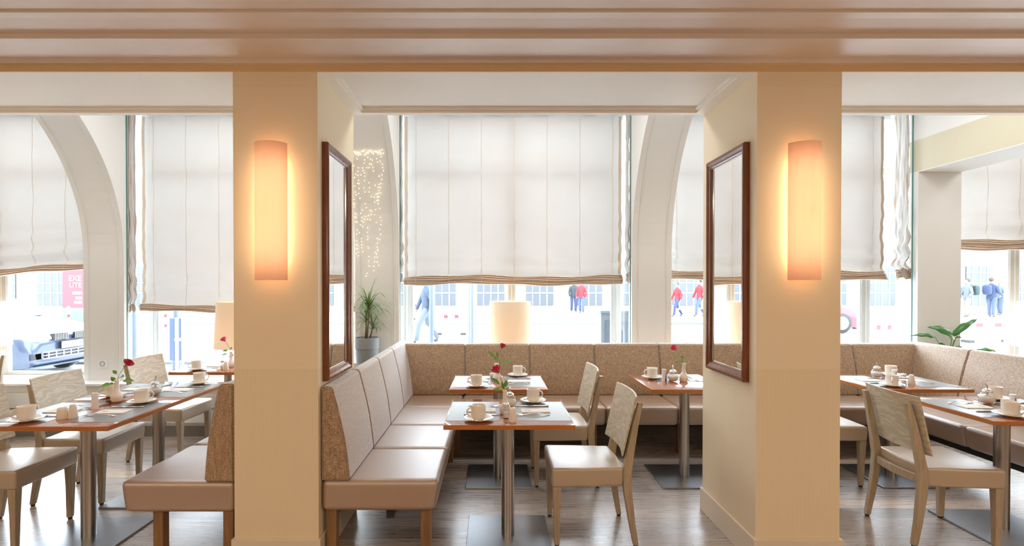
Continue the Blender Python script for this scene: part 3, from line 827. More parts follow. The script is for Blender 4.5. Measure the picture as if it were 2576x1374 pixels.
def make_napkin():
    r = proto('folded_napkin', 'napkin', 'folded white napkins')
    bm = bmesh.new()
    for k in range(3):
        bx(bm, -0.085 + 0.002 * k, 0.085 - 0.001 * k, -0.045 + 0.001 * k, 0.045 - 0.0015 * k, 0.0001 + k * 0.0018, 0.0014 + k * 0.0018)
    obj('paper', bm, M['linen'], r)
    bm = bmesh.new(); rnd = random.Random(5)
    for i in range(5):
        x = 0.030 + i * 0.007
        bx(bm, x, x + 0.0016, -0.012 + rnd.uniform(0, 0.006), 0.008 + rnd.uniform(0, 0.006), 0.0050, 0.0053)
        bx(bm, x, x + 0.005, -0.004 + rnd.uniform(-0.003, 0.003), -0.0025 + rnd.uniform(0, 0.004), 0.0050, 0.0053)
    obj('printed_mark', bm, M['print'], r)
    return r
def make_placemat():
    bm = box(-0.15, 0.15, -0.228, 0.228, 0, 0.0016)
    o = one('placemat', bm, M['placemat'], 'placemat', 'grey placemats', False); return o
def make_vase():
    pr = [(0, 0.0), (0.026, 0.0), (0.029, 0.003), (0.0345, 0.022), (0.034, 0.036), (0.029, 0.050), (0.020, 0.064), (0.0145, 0.080), (0.0125, 0.10), (0.0125, 0.125), (0.0155, 0.142), (0.0145, 0.143), (0.0108, 0.125), (0.0105, 0.10), (0, 0.095)]
    return one('bud_vase', lathe(pr, 36), M['porcelain'], 'vase', 'white bud vases')
def make_sugar():
    r = proto('sugar_dispenser', 'sugar dispenser', 'glass sugar dispensers with steel spouts')
    gp = [(0, 0.004), (0.02, 0.003), (0.024, 0.0), (0.028, 0.002), (0.034, 0.010), (0.041, 0.024), (0.043, 0.038), (0.040, 0.052), (0.033, 0.064), (0.027, 0.071), (0.026, 0.080)]
    obj('glass_jar', lathe(gp, 36), M['jar'], r, True)
    obj('sugar', lathe([(0, 0.0065), (0.022, 0.0065), (0.032, 0.014), (0.0385, 0.026), (0.0405, 0.038), (0.0385, 0.046), (0.02, 0.049), (0, 0.048)], 36), M['sugar'], r, True)
    obj('cap', lathe([(0.0265, 0.074), (0.027, 0.079), (0.024, 0.086), (0.015, 0.092), (0.007, 0.098), (0, 0.099)], 32), M['chrome'], r, True)
    bm = tube([(0, 0, 0.055), (0, 0, 0.10), (0.002, 0, 0.118), (0.006, 0, 0.128)], 0.0055, 14, cap=False); obj('spout', bm, M['chrome'], r, True)
    return r
def make_shaker():
    r = proto('salt_shaker', 'salt shaker', 'glass salt shakers with steel caps')
    obj('glass_body', lathe([(0, 0), (0.0175, 0), (0.0185, 0.003), (0.0175, 0.03), (0.0165, 0.058), (0.015, 0.066)], 12), M['jar'], r)
    obj('salt', lathe([(0, 0.004), (0.0155, 0.004), (0.0148, 0.034), (0, 0.035)], 12), M['sugar'], r)
    obj('cap', lathe([(0.0165, 0.062), (0.0165, 0.080), (0.014, 0.085), (0, 0.086)], 24), M['chrome'], r, True)
    return r
def make_ceramic(rb, rt, h, nm='pepper_shaker', cat='pepper shaker', grp='white ceramic shakers'):
    r = proto(nm, cat, grp)
    obj('body', lathe([(0, 0), (rb, 0), (rb * 1.02, 0.004), (rb * 0.92, h * 0.4), (rt * 1.12, h * 0.75), (rt, h * 0.9), (rt * 0.8, h * 0.975), (0, h)], 28), M['porcelain'], r, True)
    bm = bmesh.new()
    for a in range(3): ball(bm, (rt * 0.35 * cos(a * 2.1), rt * 0.35 * sin(a * 2.1), h * 0.992), 0.0011, 1)
    obj('pouring_hole', bm, M['dark'], r)
    return r
def make_sweet():
    r = proto('sweetener_box', 'sweetener dispenser', 'white sweetener dispensers with a blue wedge')
    def ell(a, b, z, n=28): return [(a * cos(2 * pi * k / n), b * sin(2 * pi * k / n), z) for k in range(n)]
    o = obj('body', loft([ell(0.0185, 0.011, 0), ell(0.0185, 0.011, 0.094), ell(0.0175, 0.010, 0.097)]), M['plastic_white'], r)
    bm = bmesh.new()                         # blue wedge printed round the front
    K = 10
    lo = []; hi = []
    for k in range(K + 1):
        f = k / K; t0 = -1.35 + 0.85 * f
        x = lambda t, e=0.0004: ((0.0185 + e) * cos(t), (0.011 + e) * sin(t))
        p = x(-0.2 - 1.05 * f); top = 0.002 + 0.088 * (1 - abs(2 * f - 0.6) / 1.4) ** 1.4
        lo.append(bm.verts.new((*p, 0.002))); hi.append(bm.verts.new((*p, top)))
    for k in range(K): bm.faces.new((lo[k], lo[k + 1], hi[k + 1], hi[k]))
    obj('blue_wedge', bm, M['blue'], r)
    return r
PR = {'cup': make_cup(), 'saucer': make_saucer(), 'spoon': make_spoon(), 'knife': make_knife(), 'fork': make_fork(), 'napkin': make_napkin(), 'mat': make_placemat(),
      'vase': make_vase(), 'sugar': make_sugar(), 'salt': make_shaker(), 'pepper': make_ceramic(0.0235, 0.0150, 0.080), 'squat': make_ceramic(0.0290, 0.0215, 0.068, 'salt_shaker', 'salt shaker'), 'sweet': make_sweet()}
used = set()
def place(k, x, y, z, rz, label, rx=0, ry=0):
    p = PR[k]
    if k not in used:
        used.add(k); p.location = (x, y, z); p.rotation_euler = (rx, ry, rz); p['label'] = label; return p
    o = dup(p, (x, y, z), rz, label); o.rotation_euler = (rx, ry, rz); return o
rr = random.Random(21)
def setting(tab, ang, side, skip=()):
    """a place laid for someone sitting on the -x side, turned by ang about the table's centre"""
    (cx, cy), short, _ = TABLES[tab]
    def at(lx, ly): return (cx + lx * cos(ang) - ly * sin(ang), cy + lx * sin(ang) + ly * cos(ang))
    j = lambda s=0.004: rr.uniform(-s, s)
    wh = '%s of the %s' % (side, short)
    deep = abs(sin(ang)) > 0.5
    mx = -0.150 if deep else -0.198
    dx = mx + 0.198
    x, y = at(mx, 0); place('mat', x, y, TZ, ang, 'grey placemat on the ' + wh)
    zt = TZ + 0.0016
    x, y = at(-0.165 + dx + j(), -0.215 + j()); place('saucer', x, y, zt, ang, 'white saucer on the ' + wh)
    place('cup', x, y, zt + 0.005, {('T3', 'window side'): pi, ('T5', 'chair side'): -1.3, ('T4', 'chair side'): -2.2, ('T4', 'bench side'): 0.2, ('T5', 'bench side'): 0.0}.get((tab, side), ang + pi + (0.7 if tab[0] == 'L' else rr.uniform(-0.3, 0.3))), 'white coffee cup on the ' + wh)
    a2 = ang + rr.uniform(0.2, 0.7)
    ox, oy = 0.052 * cos(a2 - pi / 2), 0.052 * sin(a2 - pi / 2)
    place('spoon', x + ox, y + oy, zt + 0.0165, a2, 'small steel teaspoon on the saucer, ' + wh)
    x, y = at(-0.150 + dx + j(), -0.105 + j()); place('knife', x, y, zt, ang + j(0.03), 'steel knife laid on the ' + wh)
    x, y = at(-0.160 + dx + j(), 0.008 + j()); place('napkin', x, y, zt, ang + j(0.04), 'folded white napkin on the ' + wh)
    x, y = at(-0.140 + dx + j(), 0.105 + j()); place('fork', x, y, zt, ang + j(0.12), 'steel fork laid on the ' + wh)
setting('L1', 0, 'chair side'); setting('L1', pi, 'bench side')
setting('L2', 0, 'chair side'); setting('L2', pi, 'bench side')
setting('L3', 0, 'chair side')
setting('T1', 0, 'bench side'); setting('T1', pi, 'chair side')
setting('T2', 0, 'bench side'); setting('T2', pi, 'chair side')
setting('T3', -pi / 2, 'window side')
setting('T4', 0, 'chair side'); setting('T4', pi, 'bench side')
setting('T5', 0, 'chair side'); setting('T5', pi, 'bench side')

def item(k, tab, x, y, what, rz=0):
    return place(k, x, y, TZ + 0.0, rz, '%s on the %s' % (what, TABLES[tab][1]))
item('squat', 'L1', -2.425, 2.83, 'squat white ceramic shaker'); item('pepper', 'L1', -2.378, 2.845, 'slim white ceramic shaker')
item('sweet', 'L1', -2.424, 3.06, 'white sweetener dispenser', pi + 0.4); item('vase', 'L1', -2.437, 3.255, 'white bud vase holding a red rose')
item('sugar', 'L2', -2.315, 3.44, 'glass sugar dispenser with steel spout', 0.4)
item('pepper', 'L3', -2.372, 4.46, 'slim white ceramic shaker'); item('salt', 'L3', -2.425, 4.50, 'glass salt shaker with steel cap')
item('vase', 'L3', -2.405, 4.615, 'white bud vase holding a pink rose'); item('sugar', 'L3', -2.345, 4.70, 'glass sugar dispenser with steel spout')
item('pepper', 'T1', 0.102, 2.765, 'slim white ceramic shaker'); item('salt', 'T1', 0.068, 2.845, 'glass salt shaker with steel cap')
item('vase', 'T1', 0.064, 2.94, 'white bud vase holding a red rose'); item('sugar', 'T1', 0.096, 3.09, 'glass sugar dispenser with steel spout', pi / 2)
item('vase', 'T2', 0.022, 3.93, 'white bud vase holding a tall red rose'); item('sugar', 'T2', 0.004, 4.04, 'glass sugar dispenser with steel spout')
item('pepper', 'T2', 0.052, 3.74, 'slim white ceramic shaker')
item('sweet', 'T3', 1.326, 3.93, 'white sweetener dispenser', -0.5); item('sugar', 'T3', 1.392, 3.925, 'glass sugar dispenser with steel spout', pi / 3)
item('vase', 'T3', 1.478, 3.93, 'white bud vase holding a pink rose')
item('sugar', 'T4', 3.105, 4.09, 'glass sugar dispenser with steel spout', 2.6); item('sweet', 'T4', 3.095, 3.90, 'white sweetener dispenser', -1.2)
item('salt', 'T4', 3.090, 3.805, 'glass salt shaker with steel cap'); item('pepper', 'T4', 3.142, 3.795, 'slim white ceramic shaker')
item('sugar', 'T5', 3.126, 3.195, 'glass sugar dispenser with steel spout', 2.0); item('sweet', 'T5', 3.11, 3.02, 'white sweetener dispenser', -1.4)

# ------------------------------------------------------------------ roses
def leaf_mesh(base, d, up, ln, wd, fold=0.25, droop=0.2, n=7):
    """pointed oval leaf starting at base, growing along d"""
    bm = bmesh.new(); d = Vector(d).normalized(); up = Vector(up); s = d.cross(up).normalized(); u = s.cross(d).normalized()
    rows = []
    for k in range(n + 1):
        t = k / n; w = wd * sin(pi * min(1, t ** 0.75)) if 0 < k < n else 0.0
        c = Vector(base) + d * (ln * t) - u * (droop * ln * t * t)
        rows.append([c - s * w + u * (fold * w), c, c + s * w + u * (fold * w)])
    vs = [[bm.verts.new(p) for p in r] for r in rows]
    for a, b in zip(vs, vs[1:]):
        for k in (0, 1): bm.faces.new((a[k], a[k + 1], b[k + 1], b[k]))
    bmesh.ops.remove_doubles(bm, verts=bm.verts, dist=1e-6)
    return bm
def rose(vx, vy, flower, leaves, mat, label, size=0.024, openness=1.0, seed=1):
    z0 = TZ + 0.105
    r = empty('cut_rose', (vx, vy, z0), 0, label, 'rose', 'single roses in bud vases')
    o = Vector((vx, vy, z0)); fl = Vector(flower) - o
    mid = Vector((fl.x * 0.25, fl.y * 0.3, 0.04 + (fl.z - 0.04) * 0.45))
    path = [Vector((0, 0, 0)), Vector((0, 0, 0.035)), mid, fl]
    pts = []
    for i in range(13):                      # Bezier through the control points
        t = i / 12; a = [(1 - t) ** 3, 3 * t * (1 - t) ** 2, 3 * t * t * (1 - t), t ** 3]
        pts.append(sum((path[k] * a[k] for k in range(4)), Vector()))
    obj('stem', tube(pts, 0.0016, 6), M['stem'], r, True)
    # petals wrapped in rings
    bm = bmesh.new(); rnd = random.Random(seed); dirn = (pts[-1] - pts[-3]).normalized()
    q = dirn.to_track_quat('Z', 'Y').to_matrix()
    for ring, (cnt, rad, hgt, flare) in enumerate([(3, 0.30, 1.15, -0.05), (4, 0.50, 1.20, 0.05), (5, 0.72, 1.12, 0.22 * openness), (5, 0.88, 0.95, 0.45 * openness)]):
        for k in range(cnt):
            a0 = 2 * pi * k / cnt + ring * 0.6 + rnd.uniform(-0.1, 0.1); half = pi / cnt * 1.25
            g = []
            for j in range(6):
                v = j / 5; rr_ = size * rad * (0.25 + 0.75 * sin(min(1, v * 1.15) * pi / 2)) * (1 + flare * v * v)
                w = half * (1 if v < 0.75 else 1 - (v - 0.75) * 1.3)
                row = []
                for i in range(6):
                    a = a0 - w + 2 * w * i / 5
                    zz = size * hgt * v * 1.25 - (0.12 * size * (abs(i - 2.5) / 2.5) ** 2 * v)
                    row.append(bm.verts.new(fl + q @ Vector((rr_ * cos(a), rr_ * sin(a), zz))))
                g.append(row)
            for a, b in zip(g, g[1:]):
                for i in range(5): bm.faces.new((a[i], a[i + 1], b[i + 1], b[i]))
    f = obj('flower', bm, mat, r, True)
    bm = lathe([(0, -0.006), (0.004, -0.004), (0.0065, 0.002), (0.006, 0.006), (0, 0.006)], 10)
    for v in bm.verts: v.co = fl + q @ v.co
    obj('calyx', bm, M['stem'], r, True)
    for (bt, tip, wd) in leaves:
        b = pts[int(bt * 12)]; t = Vector(tip) - o; d = t - b
        st = b + d * 0.35
        bm = leaf_mesh(st, t - st, (0, -0.6, 0.8), (t - st).length, wd, 0.3, 0.1)
        tube([b, st], 0.0009, 5, bm)
        lf = obj('leaf', bm, M['leaf'], r, True)
def at(px, py, Y):                          # a point at depth Y seen at that pixel
    cyy = Y0 + F * math.tan(PITCH)
    xc = (px - X0) / F; yc = (cyy - py) / F
    d = Vector((xc, cos(PITCH) + yc * sin(PITCH), yc * cos(PITCH) - sin(PITCH)))
    t = Y / d.y
    return Vector((d.x * t, Y, CAMZ + d.z * t))
Y = 2.94
rose(0.064, Y, at(1253, 938, Y), [(0.35, at(1235, 948, Y - 0.02), 0.012), (0.25, at(1240, 978, Y - 0.03), 0.012), (0.3, at(1274, 956, Y), 0.012), (0.15, at(1262, 960, Y + 0.01), 0.009), (0.1, at(1278, 975, Y), 0.009)],
     M['rose_red'], 'deep red rose in the vase on the front middle table', 0.030, 0.4, 2)
Y = 3.93
rose(0.022, Y, at(1262, 876, Y), [(0.45, at(1228, 883, Y), 0.014), (0.4, at(1243, 895, Y), 0.011), (0.5, at(1250, 884, Y), 0.008), (0.3, at(1288, 908, Y - 0.02), 0.016), (0.3, at(1262, 918, Y), 0.014)],
     M['rose_red'], 'tall red rose in the vase on the back middle table', 0.026, 0.3, 3)
Y = 3.93
rose(1.478, Y, at(1700, 881, Y), [(0.6, at(1693, 899, Y), 0.010), (0.5, at(1716, 893, Y), 0.009), (0.35, at(1728, 911, Y), 0.012), (0.3, at(1706, 907, Y), 0.010), (0.15, at(1714, 913, Y - 0.02), 0.011)],
     M['rose_pink'], 'bright pink rose in front of the brown banquette back', 0.028, 0.3, 4)
Y = 3.255
rose(-2.437, Y, at(317, 920, Y), [(0.5, at(283, 931, Y), 0.011), (0.45, at(312, 947, Y - 0.03), 0.017), (0.3, at(336, 957, Y - 0.02), 0.018), (0.1, at(249, 973, Y - 0.03), 0.021), (0.15, at(279, 948, Y - 0.02), 0.013), (0.1, at(272, 966, Y - 0.02), 0.012)],
     M['rose_red'], 'open crimson rose on the left, beside the wall socket', 0.027, 0.9, 5)
Y = 4.615
rose(-2.405, Y, at(566, 858, Y), [(0.45, at(583, 873, Y), 0.012), (0.4, at(558, 882, Y), 0.014), (0.25, at(585, 898, Y), 0.016), (0.2, at(554, 893, Y), 0.012), (0.1, at(576, 900, Y), 0.014)],
     M['rose_pink'], 'small pink rose in front of the lamp beside the left pillar', 0.026, 0.6, 6)

# ------------------------------------------------------------------ window-sill lamps
def make_lamp():
    r = empty('table_lamp', (0, 0, 0), 0, '', 'lamp', 'linen table lamps on the window sill')
    zb, zt = 0.345, 0.805
    bm = bmesh.new(); n_ = 56
    for r0, r1 in ((0.237, 0.213),):
        a = [bm.verts.new((r0 * cos(2 * pi * k / n_), r0 * sin(2 * pi * k / n_), zb)) for k in range(n_)]
        b = [bm.verts.new((r1 * cos(2 * pi * k / n_), r1 * sin(2 * pi * k / n_), zt)) for k in range(n_)]
        for k in range(n_): bm.faces.new((a[k], a[(k + 1) % n_], b[(k + 1) % n_], b[k]))
    obj('lamp_shade', bm, M['lampshade'], r, True)
    obj('stem', lathe([(0, 0.02), (0.012, 0.02), (0.012, 0.40), (0.02, 0.41), (0.02, 0.46), (0, 0.46)], 18), M['chrome'], r, True)
    obj('foot', lathe([(0, 0), (0.10, 0), (0.10, 0.012), (0.03, 0.022), (0, 0.022)], 36), M['chrome'], r, True)
    bm = bmesh.new(); ball(bm, (0, 0, 0.50), 0.030, 2, (1, 1, 1.25)); obj('bulb', bm, M['bulb'], r, True)
    bm = bmesh.new()
    for k in range(3): bx(bm, 0, 0.212, -0.0012, 0.0012, zt - 0.02, zt - 0.0175); bmesh.ops.rotate(bm, verts=bm.verts, cent=(0, 0, 0), matrix=Matrix.Rotation(2 * pi / 3, 3, 'Z'))
    obj('spider', bm, M['chrome'], r)
    return r
lp = make_lamp(); lp.location = (0.165, 5.215, 0.525); lp['label'] = 'large linen lampshade rising behind the middle of the banquette'
dup(lp, (-2.57, 5.10, 0.525), 0, 'linen table lamp half hidden by the left pillar')
dup(lp, (-5.30, 5.215, 0.525), 0, 'linen table lamp cut off by the left edge')
dup(lp, (5.60, 5.13, 0.525), 0, 'linen table lamp cut off by the right edge')

# ------------------------------------------------------------------ wall socket
p = at(259, 915, 5.15); r = empty('wall_socket', (p.x, 5.15, p.z), 0, 'white round-holed power socket on the white pier at left', 'socket')
bevel(obj('cover_plate', box(-0.040, 0.040, -0.009, 0, -0.040, 0.040), M['plastic_white'], r), 0.003, 2)
bm = lathe([(0.026, 0.0), (0.024, 0.002), (0.021, 0.001), (0.020, -0.004), (0, -0.004)], 30); bmesh.ops.rotate(bm, verts=bm.verts, cent=(0, 0, 0), matrix=Matrix.Rotation(pi / 2, 3, 'X')); bmesh.ops.translate(bm, verts=bm.verts, vec=(0, -0.0095, 0))
obj('socket_well', bm, M['print'], r, True)
bm = bmesh.new(); ball(bm, (-0.009, -0.0075, 0), 0.003, 1); ball(bm, (0.009, -0.0075, 0), 0.003, 1); obj('contact_hole', bm, M['dark'], r)

# ------------------------------------------------------------------ plants
bevel(struct('trim_ledge', box(-1.40, -0.945, 4.97, 5.145, 0.525, 0.73), M['sill']), 0.004, 2)
r = empty('potted_dracaena', (-1.285, 5.055 - 0.02, 0.73), 0, 'slender-leaved dracaena in a grey pot behind the left banquette', 'plant')
r.location.x = at(923, 880, 5.03).x
# two-tier grey pot
obj('pot', lathe([(0, 0), (0.105, 0), (0.113, 0.105), (0.113, 0.135), (0.119, 0.138), (0.119, 0.245), (0.113, 0.247), (0.110, 0.235), (0, 0.225)], 72), M['pot'], r)
obj('soil', lathe([(0, 0.232), (0.05, 0.233), (0.108, 0.230)], 24), M['soil'], r)
canes = [(Vector((0.0, 0, 0.22)), Vector((0.012, 0, 0.52))), (Vector((0.02, 0.02, 0.22)), Vector((0.055, 0.01, 0.37))), (Vector((-0.02, 0.01, 0.22)), Vector((-0.012, 0.01, 0.44))), (Vector((0.0, -0.02, 0.22)), Vector((0.03, -0.02, 0.60)))]
for a, b in canes: obj('cane', tube([a, (a + b) / 2 + Vector((0.004, 0, 0)), b], [0.008, 0.007, 0.006], 8), M['bark'], r, True)
rnd = random.Random(12)
for ci, (a, b) in enumerate(canes):
    cnt = 34 if ci in (0, 3) else 20
    for k in range(cnt):
        ang = 2 * pi * k * 0.382 + rnd.uniform(-0.2, 0.2); elev = rnd.uniform(0.1, 1.45); ln = rnd.uniform(0.24, 0.36) * (1.0 if ci in (0, 3) else 0.75)
        d = Vector((cos(ang), sin(ang) * 0.55, 0)); bm = bmesh.new(); rows = []; K = 9
        side = Vector((-sin(ang), cos(ang), 0))
        for j in range(K + 1):
            t = j / K; bend = elev - (elev + rnd.uniform(1.0, 1.05)) * t ** 1.4 * (0.9 if elev < 1.2 else 0.35)
            if j == 0: c = b.copy() - Vector((0, 0, 0.05 * rnd.random()))
            else: c = c + (d * cos(bend) + Vector((0, 0, 1)) * sin(bend)) * (ln / K)
            w = 0.0078 * (1 - t) ** 0.55 * (0.5 + min(0.5, t * 4))
            rows.append((c - side * w, c + side * w))
        vs = [[bm.verts.new(q) for q in rw] for rw in rows]
        for u, v in zip(vs, vs[1:]): bm.faces.new((u[0], u[1], v[1], v[0]))
        # keep clear of the pier behind
        for v in bm.verts:
            if v.co.y > 0.085: v.co.y = 0.085
        obj('leaf', bm, M['leaf_thin'], r, True)

pp = at(2385, 868, 5.1)
r = empty('potted_philodendron', (pp.x, 5.09, 0.525), 0, 'broad-leaved green plant behind the right corner of the banquette', 'plant')
O = Vector(r.location)
obj('pot', lathe([(0, 0), (0.075, 0), (0.095, 0.18), (0.10, 0.185), (0.092, 0.18), (0, 0.165)], 36), M['pot'], r, True)
def big_leaf(base_px, tip_px, wd, Yb, Yt, stem_from, droop=0.15, fold=0.35, upv=(0, -0.75, 0.65)):
    b = at(*base_px, Yb) - O; t = at(*tip_px, Yt) - O
    ln = (t - b).length
    bm = bmesh.new(); d = (t - b).normalized(); s = d.cross(Vector(upv)).normalized(); u = s.cross(d).normalized(); n_ = 12; rows = []
    for k in range(n_ + 1):
        q = k / n_; w = wd * (sin(pi * q ** 0.7) ** 0.8 if 0 < k < n_ else 0)
        c = b + d * ln * q + u * (droop * ln * sin(pi * q) * 0.6)
        wave = 0.006 * sin(q * 17)
        rows.append([c - s * w + u * (-fold * w + wave), c - s * w * 0.5 + u * (-fold * 0.2 * w), c, c + s * w * 0.5 + u * (-fold * 0.2 * w), c + s * w + u * (-fold * w - wave)])
    vs = [[bm.verts.new(p) for p in rw] for rw in rows]
    for x_, y_ in zip(vs, vs[1:]):
        for k in range(4): bm.faces.new((x_[k], x_[k + 1], y_[k + 1], y_[k]))
    lf = obj('leaf', bm, M['leaf_dark'], r, True)
    st = Vector(stem_from)
    mid = (st + b) / 2 + Vector((0, 0, 0.03))
    obj('leaf_stem', tube([st, mid, b], 0.0035, 8), M['stem'], lf, True)
big_leaf((2395, 846), (2460, 802), 0.034, 5.08, 5.06, (0, 0, 0.17), 0.25, 0.3, (-0.5, -0.6, 0.6))
big_leaf((2402, 852), (2334, 823), 0.058, 5.07, 5.05, (-0.01, 0, 0.17), 0.3, 0.4)
big_leaf((2352, 848), (2291, 845), 0.024, 5.06, 5.05, (-0.02, 0, 0.17), 0.2, 0.3)
big_leaf((2452, 884), (2508, 885), 0.026, 5.12, 5.10, (0.03, 0.01, 0.17), 0.3, 0.3)
big_leaf((2405, 848), (2422, 850), 0.012, 5.10, 5.12, (0.01, 0.01, 0.17), 0.2, 0.3)
big_leaf((2420, 872), (2398, 875), 0.012, 5.10, 5.12, (0.02, 0.0, 0.17), 0.2, 0.3)
big_leaf((2362, 864), (2378, 868), 0.012, 5.06, 5.06, (-0.01, 0.0, 0.17), 0.2, 0.3)

# ------------------------------------------------------------------ fairy lights on the pier
r = empty('string_lights', (-1.19, 5.13, 2.86), 0, 'curtain of tiny warm fairy lights hanging on the pier above the dracaena', 'string lights')
rnd = random.Random(4); O = Vector(r.location); nb = 0; extra = bmesh.new(); pts_all = []
wires = bmesh.new()
def on_pier(px, py):
    Y = 5.135
    for _ in range(8):
        p = at(px, py, Y); dz = max(0, p.z - AC[1]); Y = AC[0] + sqrt(max(0.01, AR * AR - dz * dz)) - 0.014
    return at(px, py, Y)
for si in range(8):
    px = 893 + si * 9.5 + rnd.uniform(-3, 3); bot = rnd.choice([560, 640, 700, 720, 690, 600, 650])
    y = 384; path = []
    while y < bot:
        p = on_pier(px + 4 * sin(y * 0.045 + si) + rnd.uniform(-2.5, 2.5), y) - O
        if p.x + O.x < -1.40: p.x = -1.40 - O.x
        path.append(p)
        if rnd.random() < 0.74: pts_all.append(p + Vector((rnd.uniform(-0.004, 0.004), -0.003, 0)))
        y += rnd.uniform(7, 13)
        px += -0.35 if si < 4 else -0.25
    tube(path, 0.0007, 4, wires)
path = []
for k in range(24):
    p = on_pier(891 + k * 3.2, 384 + rnd.uniform(-7, 6)) - O
    path.append(p); pts_all.append(p)
tube(path, 0.0007, 4, wires)
obj('wire', wires, M['wire'], r)
bulb_me = None
rnd.shuffle(pts_all)
for i, p in enumerate(pts_all):
    if i < 100:
        if bulb_me is None:
            bm = bmesh.new(); ball(bm, (0, 0, 0), 0.0042, 1); o = obj('bulb', bm, M['fairy'], r, True); bulb_me = o.data
        else: o = obj('bulb', bulb_me, None, r)
        o.location = p
    else: ball(extra, p, 0.0042, 1)
o = obj('bulb_remainder', extra, M['fairy'], r, True); o['kind'] = 'stuff'

# ------------------------------------------------------------------ outside
GZ = 0.02
ground = struct('pavement', box(-60, 60, WY + 0.1, 70, GZ - 0.1, GZ), paint('pale_paving', L(222, 222, 222), 0.8))
m_line = simple('kerb_stone', L(88, 92, 94), 0.8)
struct('kerb', box(-60, 60, 9.4, 9.55, GZ, GZ + 0.05), m_line)
struct('kerb_far', box(-60, 60, 19.0, 19.2, GZ, GZ + 0.06), m_line)
struct('tram_rail', box(-60, 60, 13.9, 13.98, GZ, GZ + 0.006), m_line)

far = empty('office_building', (0, 30, GZ), 0, 'pale stone building with dark windows across the street', 'building')
obj('facade', box(-34, 40, 0, 6, 0, 6.2), simple('pale_stone', L(122, 115, 98), 0.8), far)
mw = simple('dark_shop_window', L(66, 70, 76), 0.3)
win = box(0, 1.6, -0.06, 0.02, 0.3, 2.6); wme = None
for i in range(24):
    x = -30 + i * 2.9
    if wme is None: o = obj('window', win, mw, far); wme = o.data
    else: o = obj('window', wme, None, far)
    o.location = (x, 0, 0)
    bm = bmesh.new()
    for q in (0.35, 0.78, 1.21): bx(bm, q, q + 0.05, -0.09, -0.05, 0.3, 2.6)
    for q in (1.0, 1.6, 2.2): bx(bm, 0, 1.6, -0.087, -0.053, q, q + 0.05)
    obj('glazing_bar', bm, M['alu_white'], o)

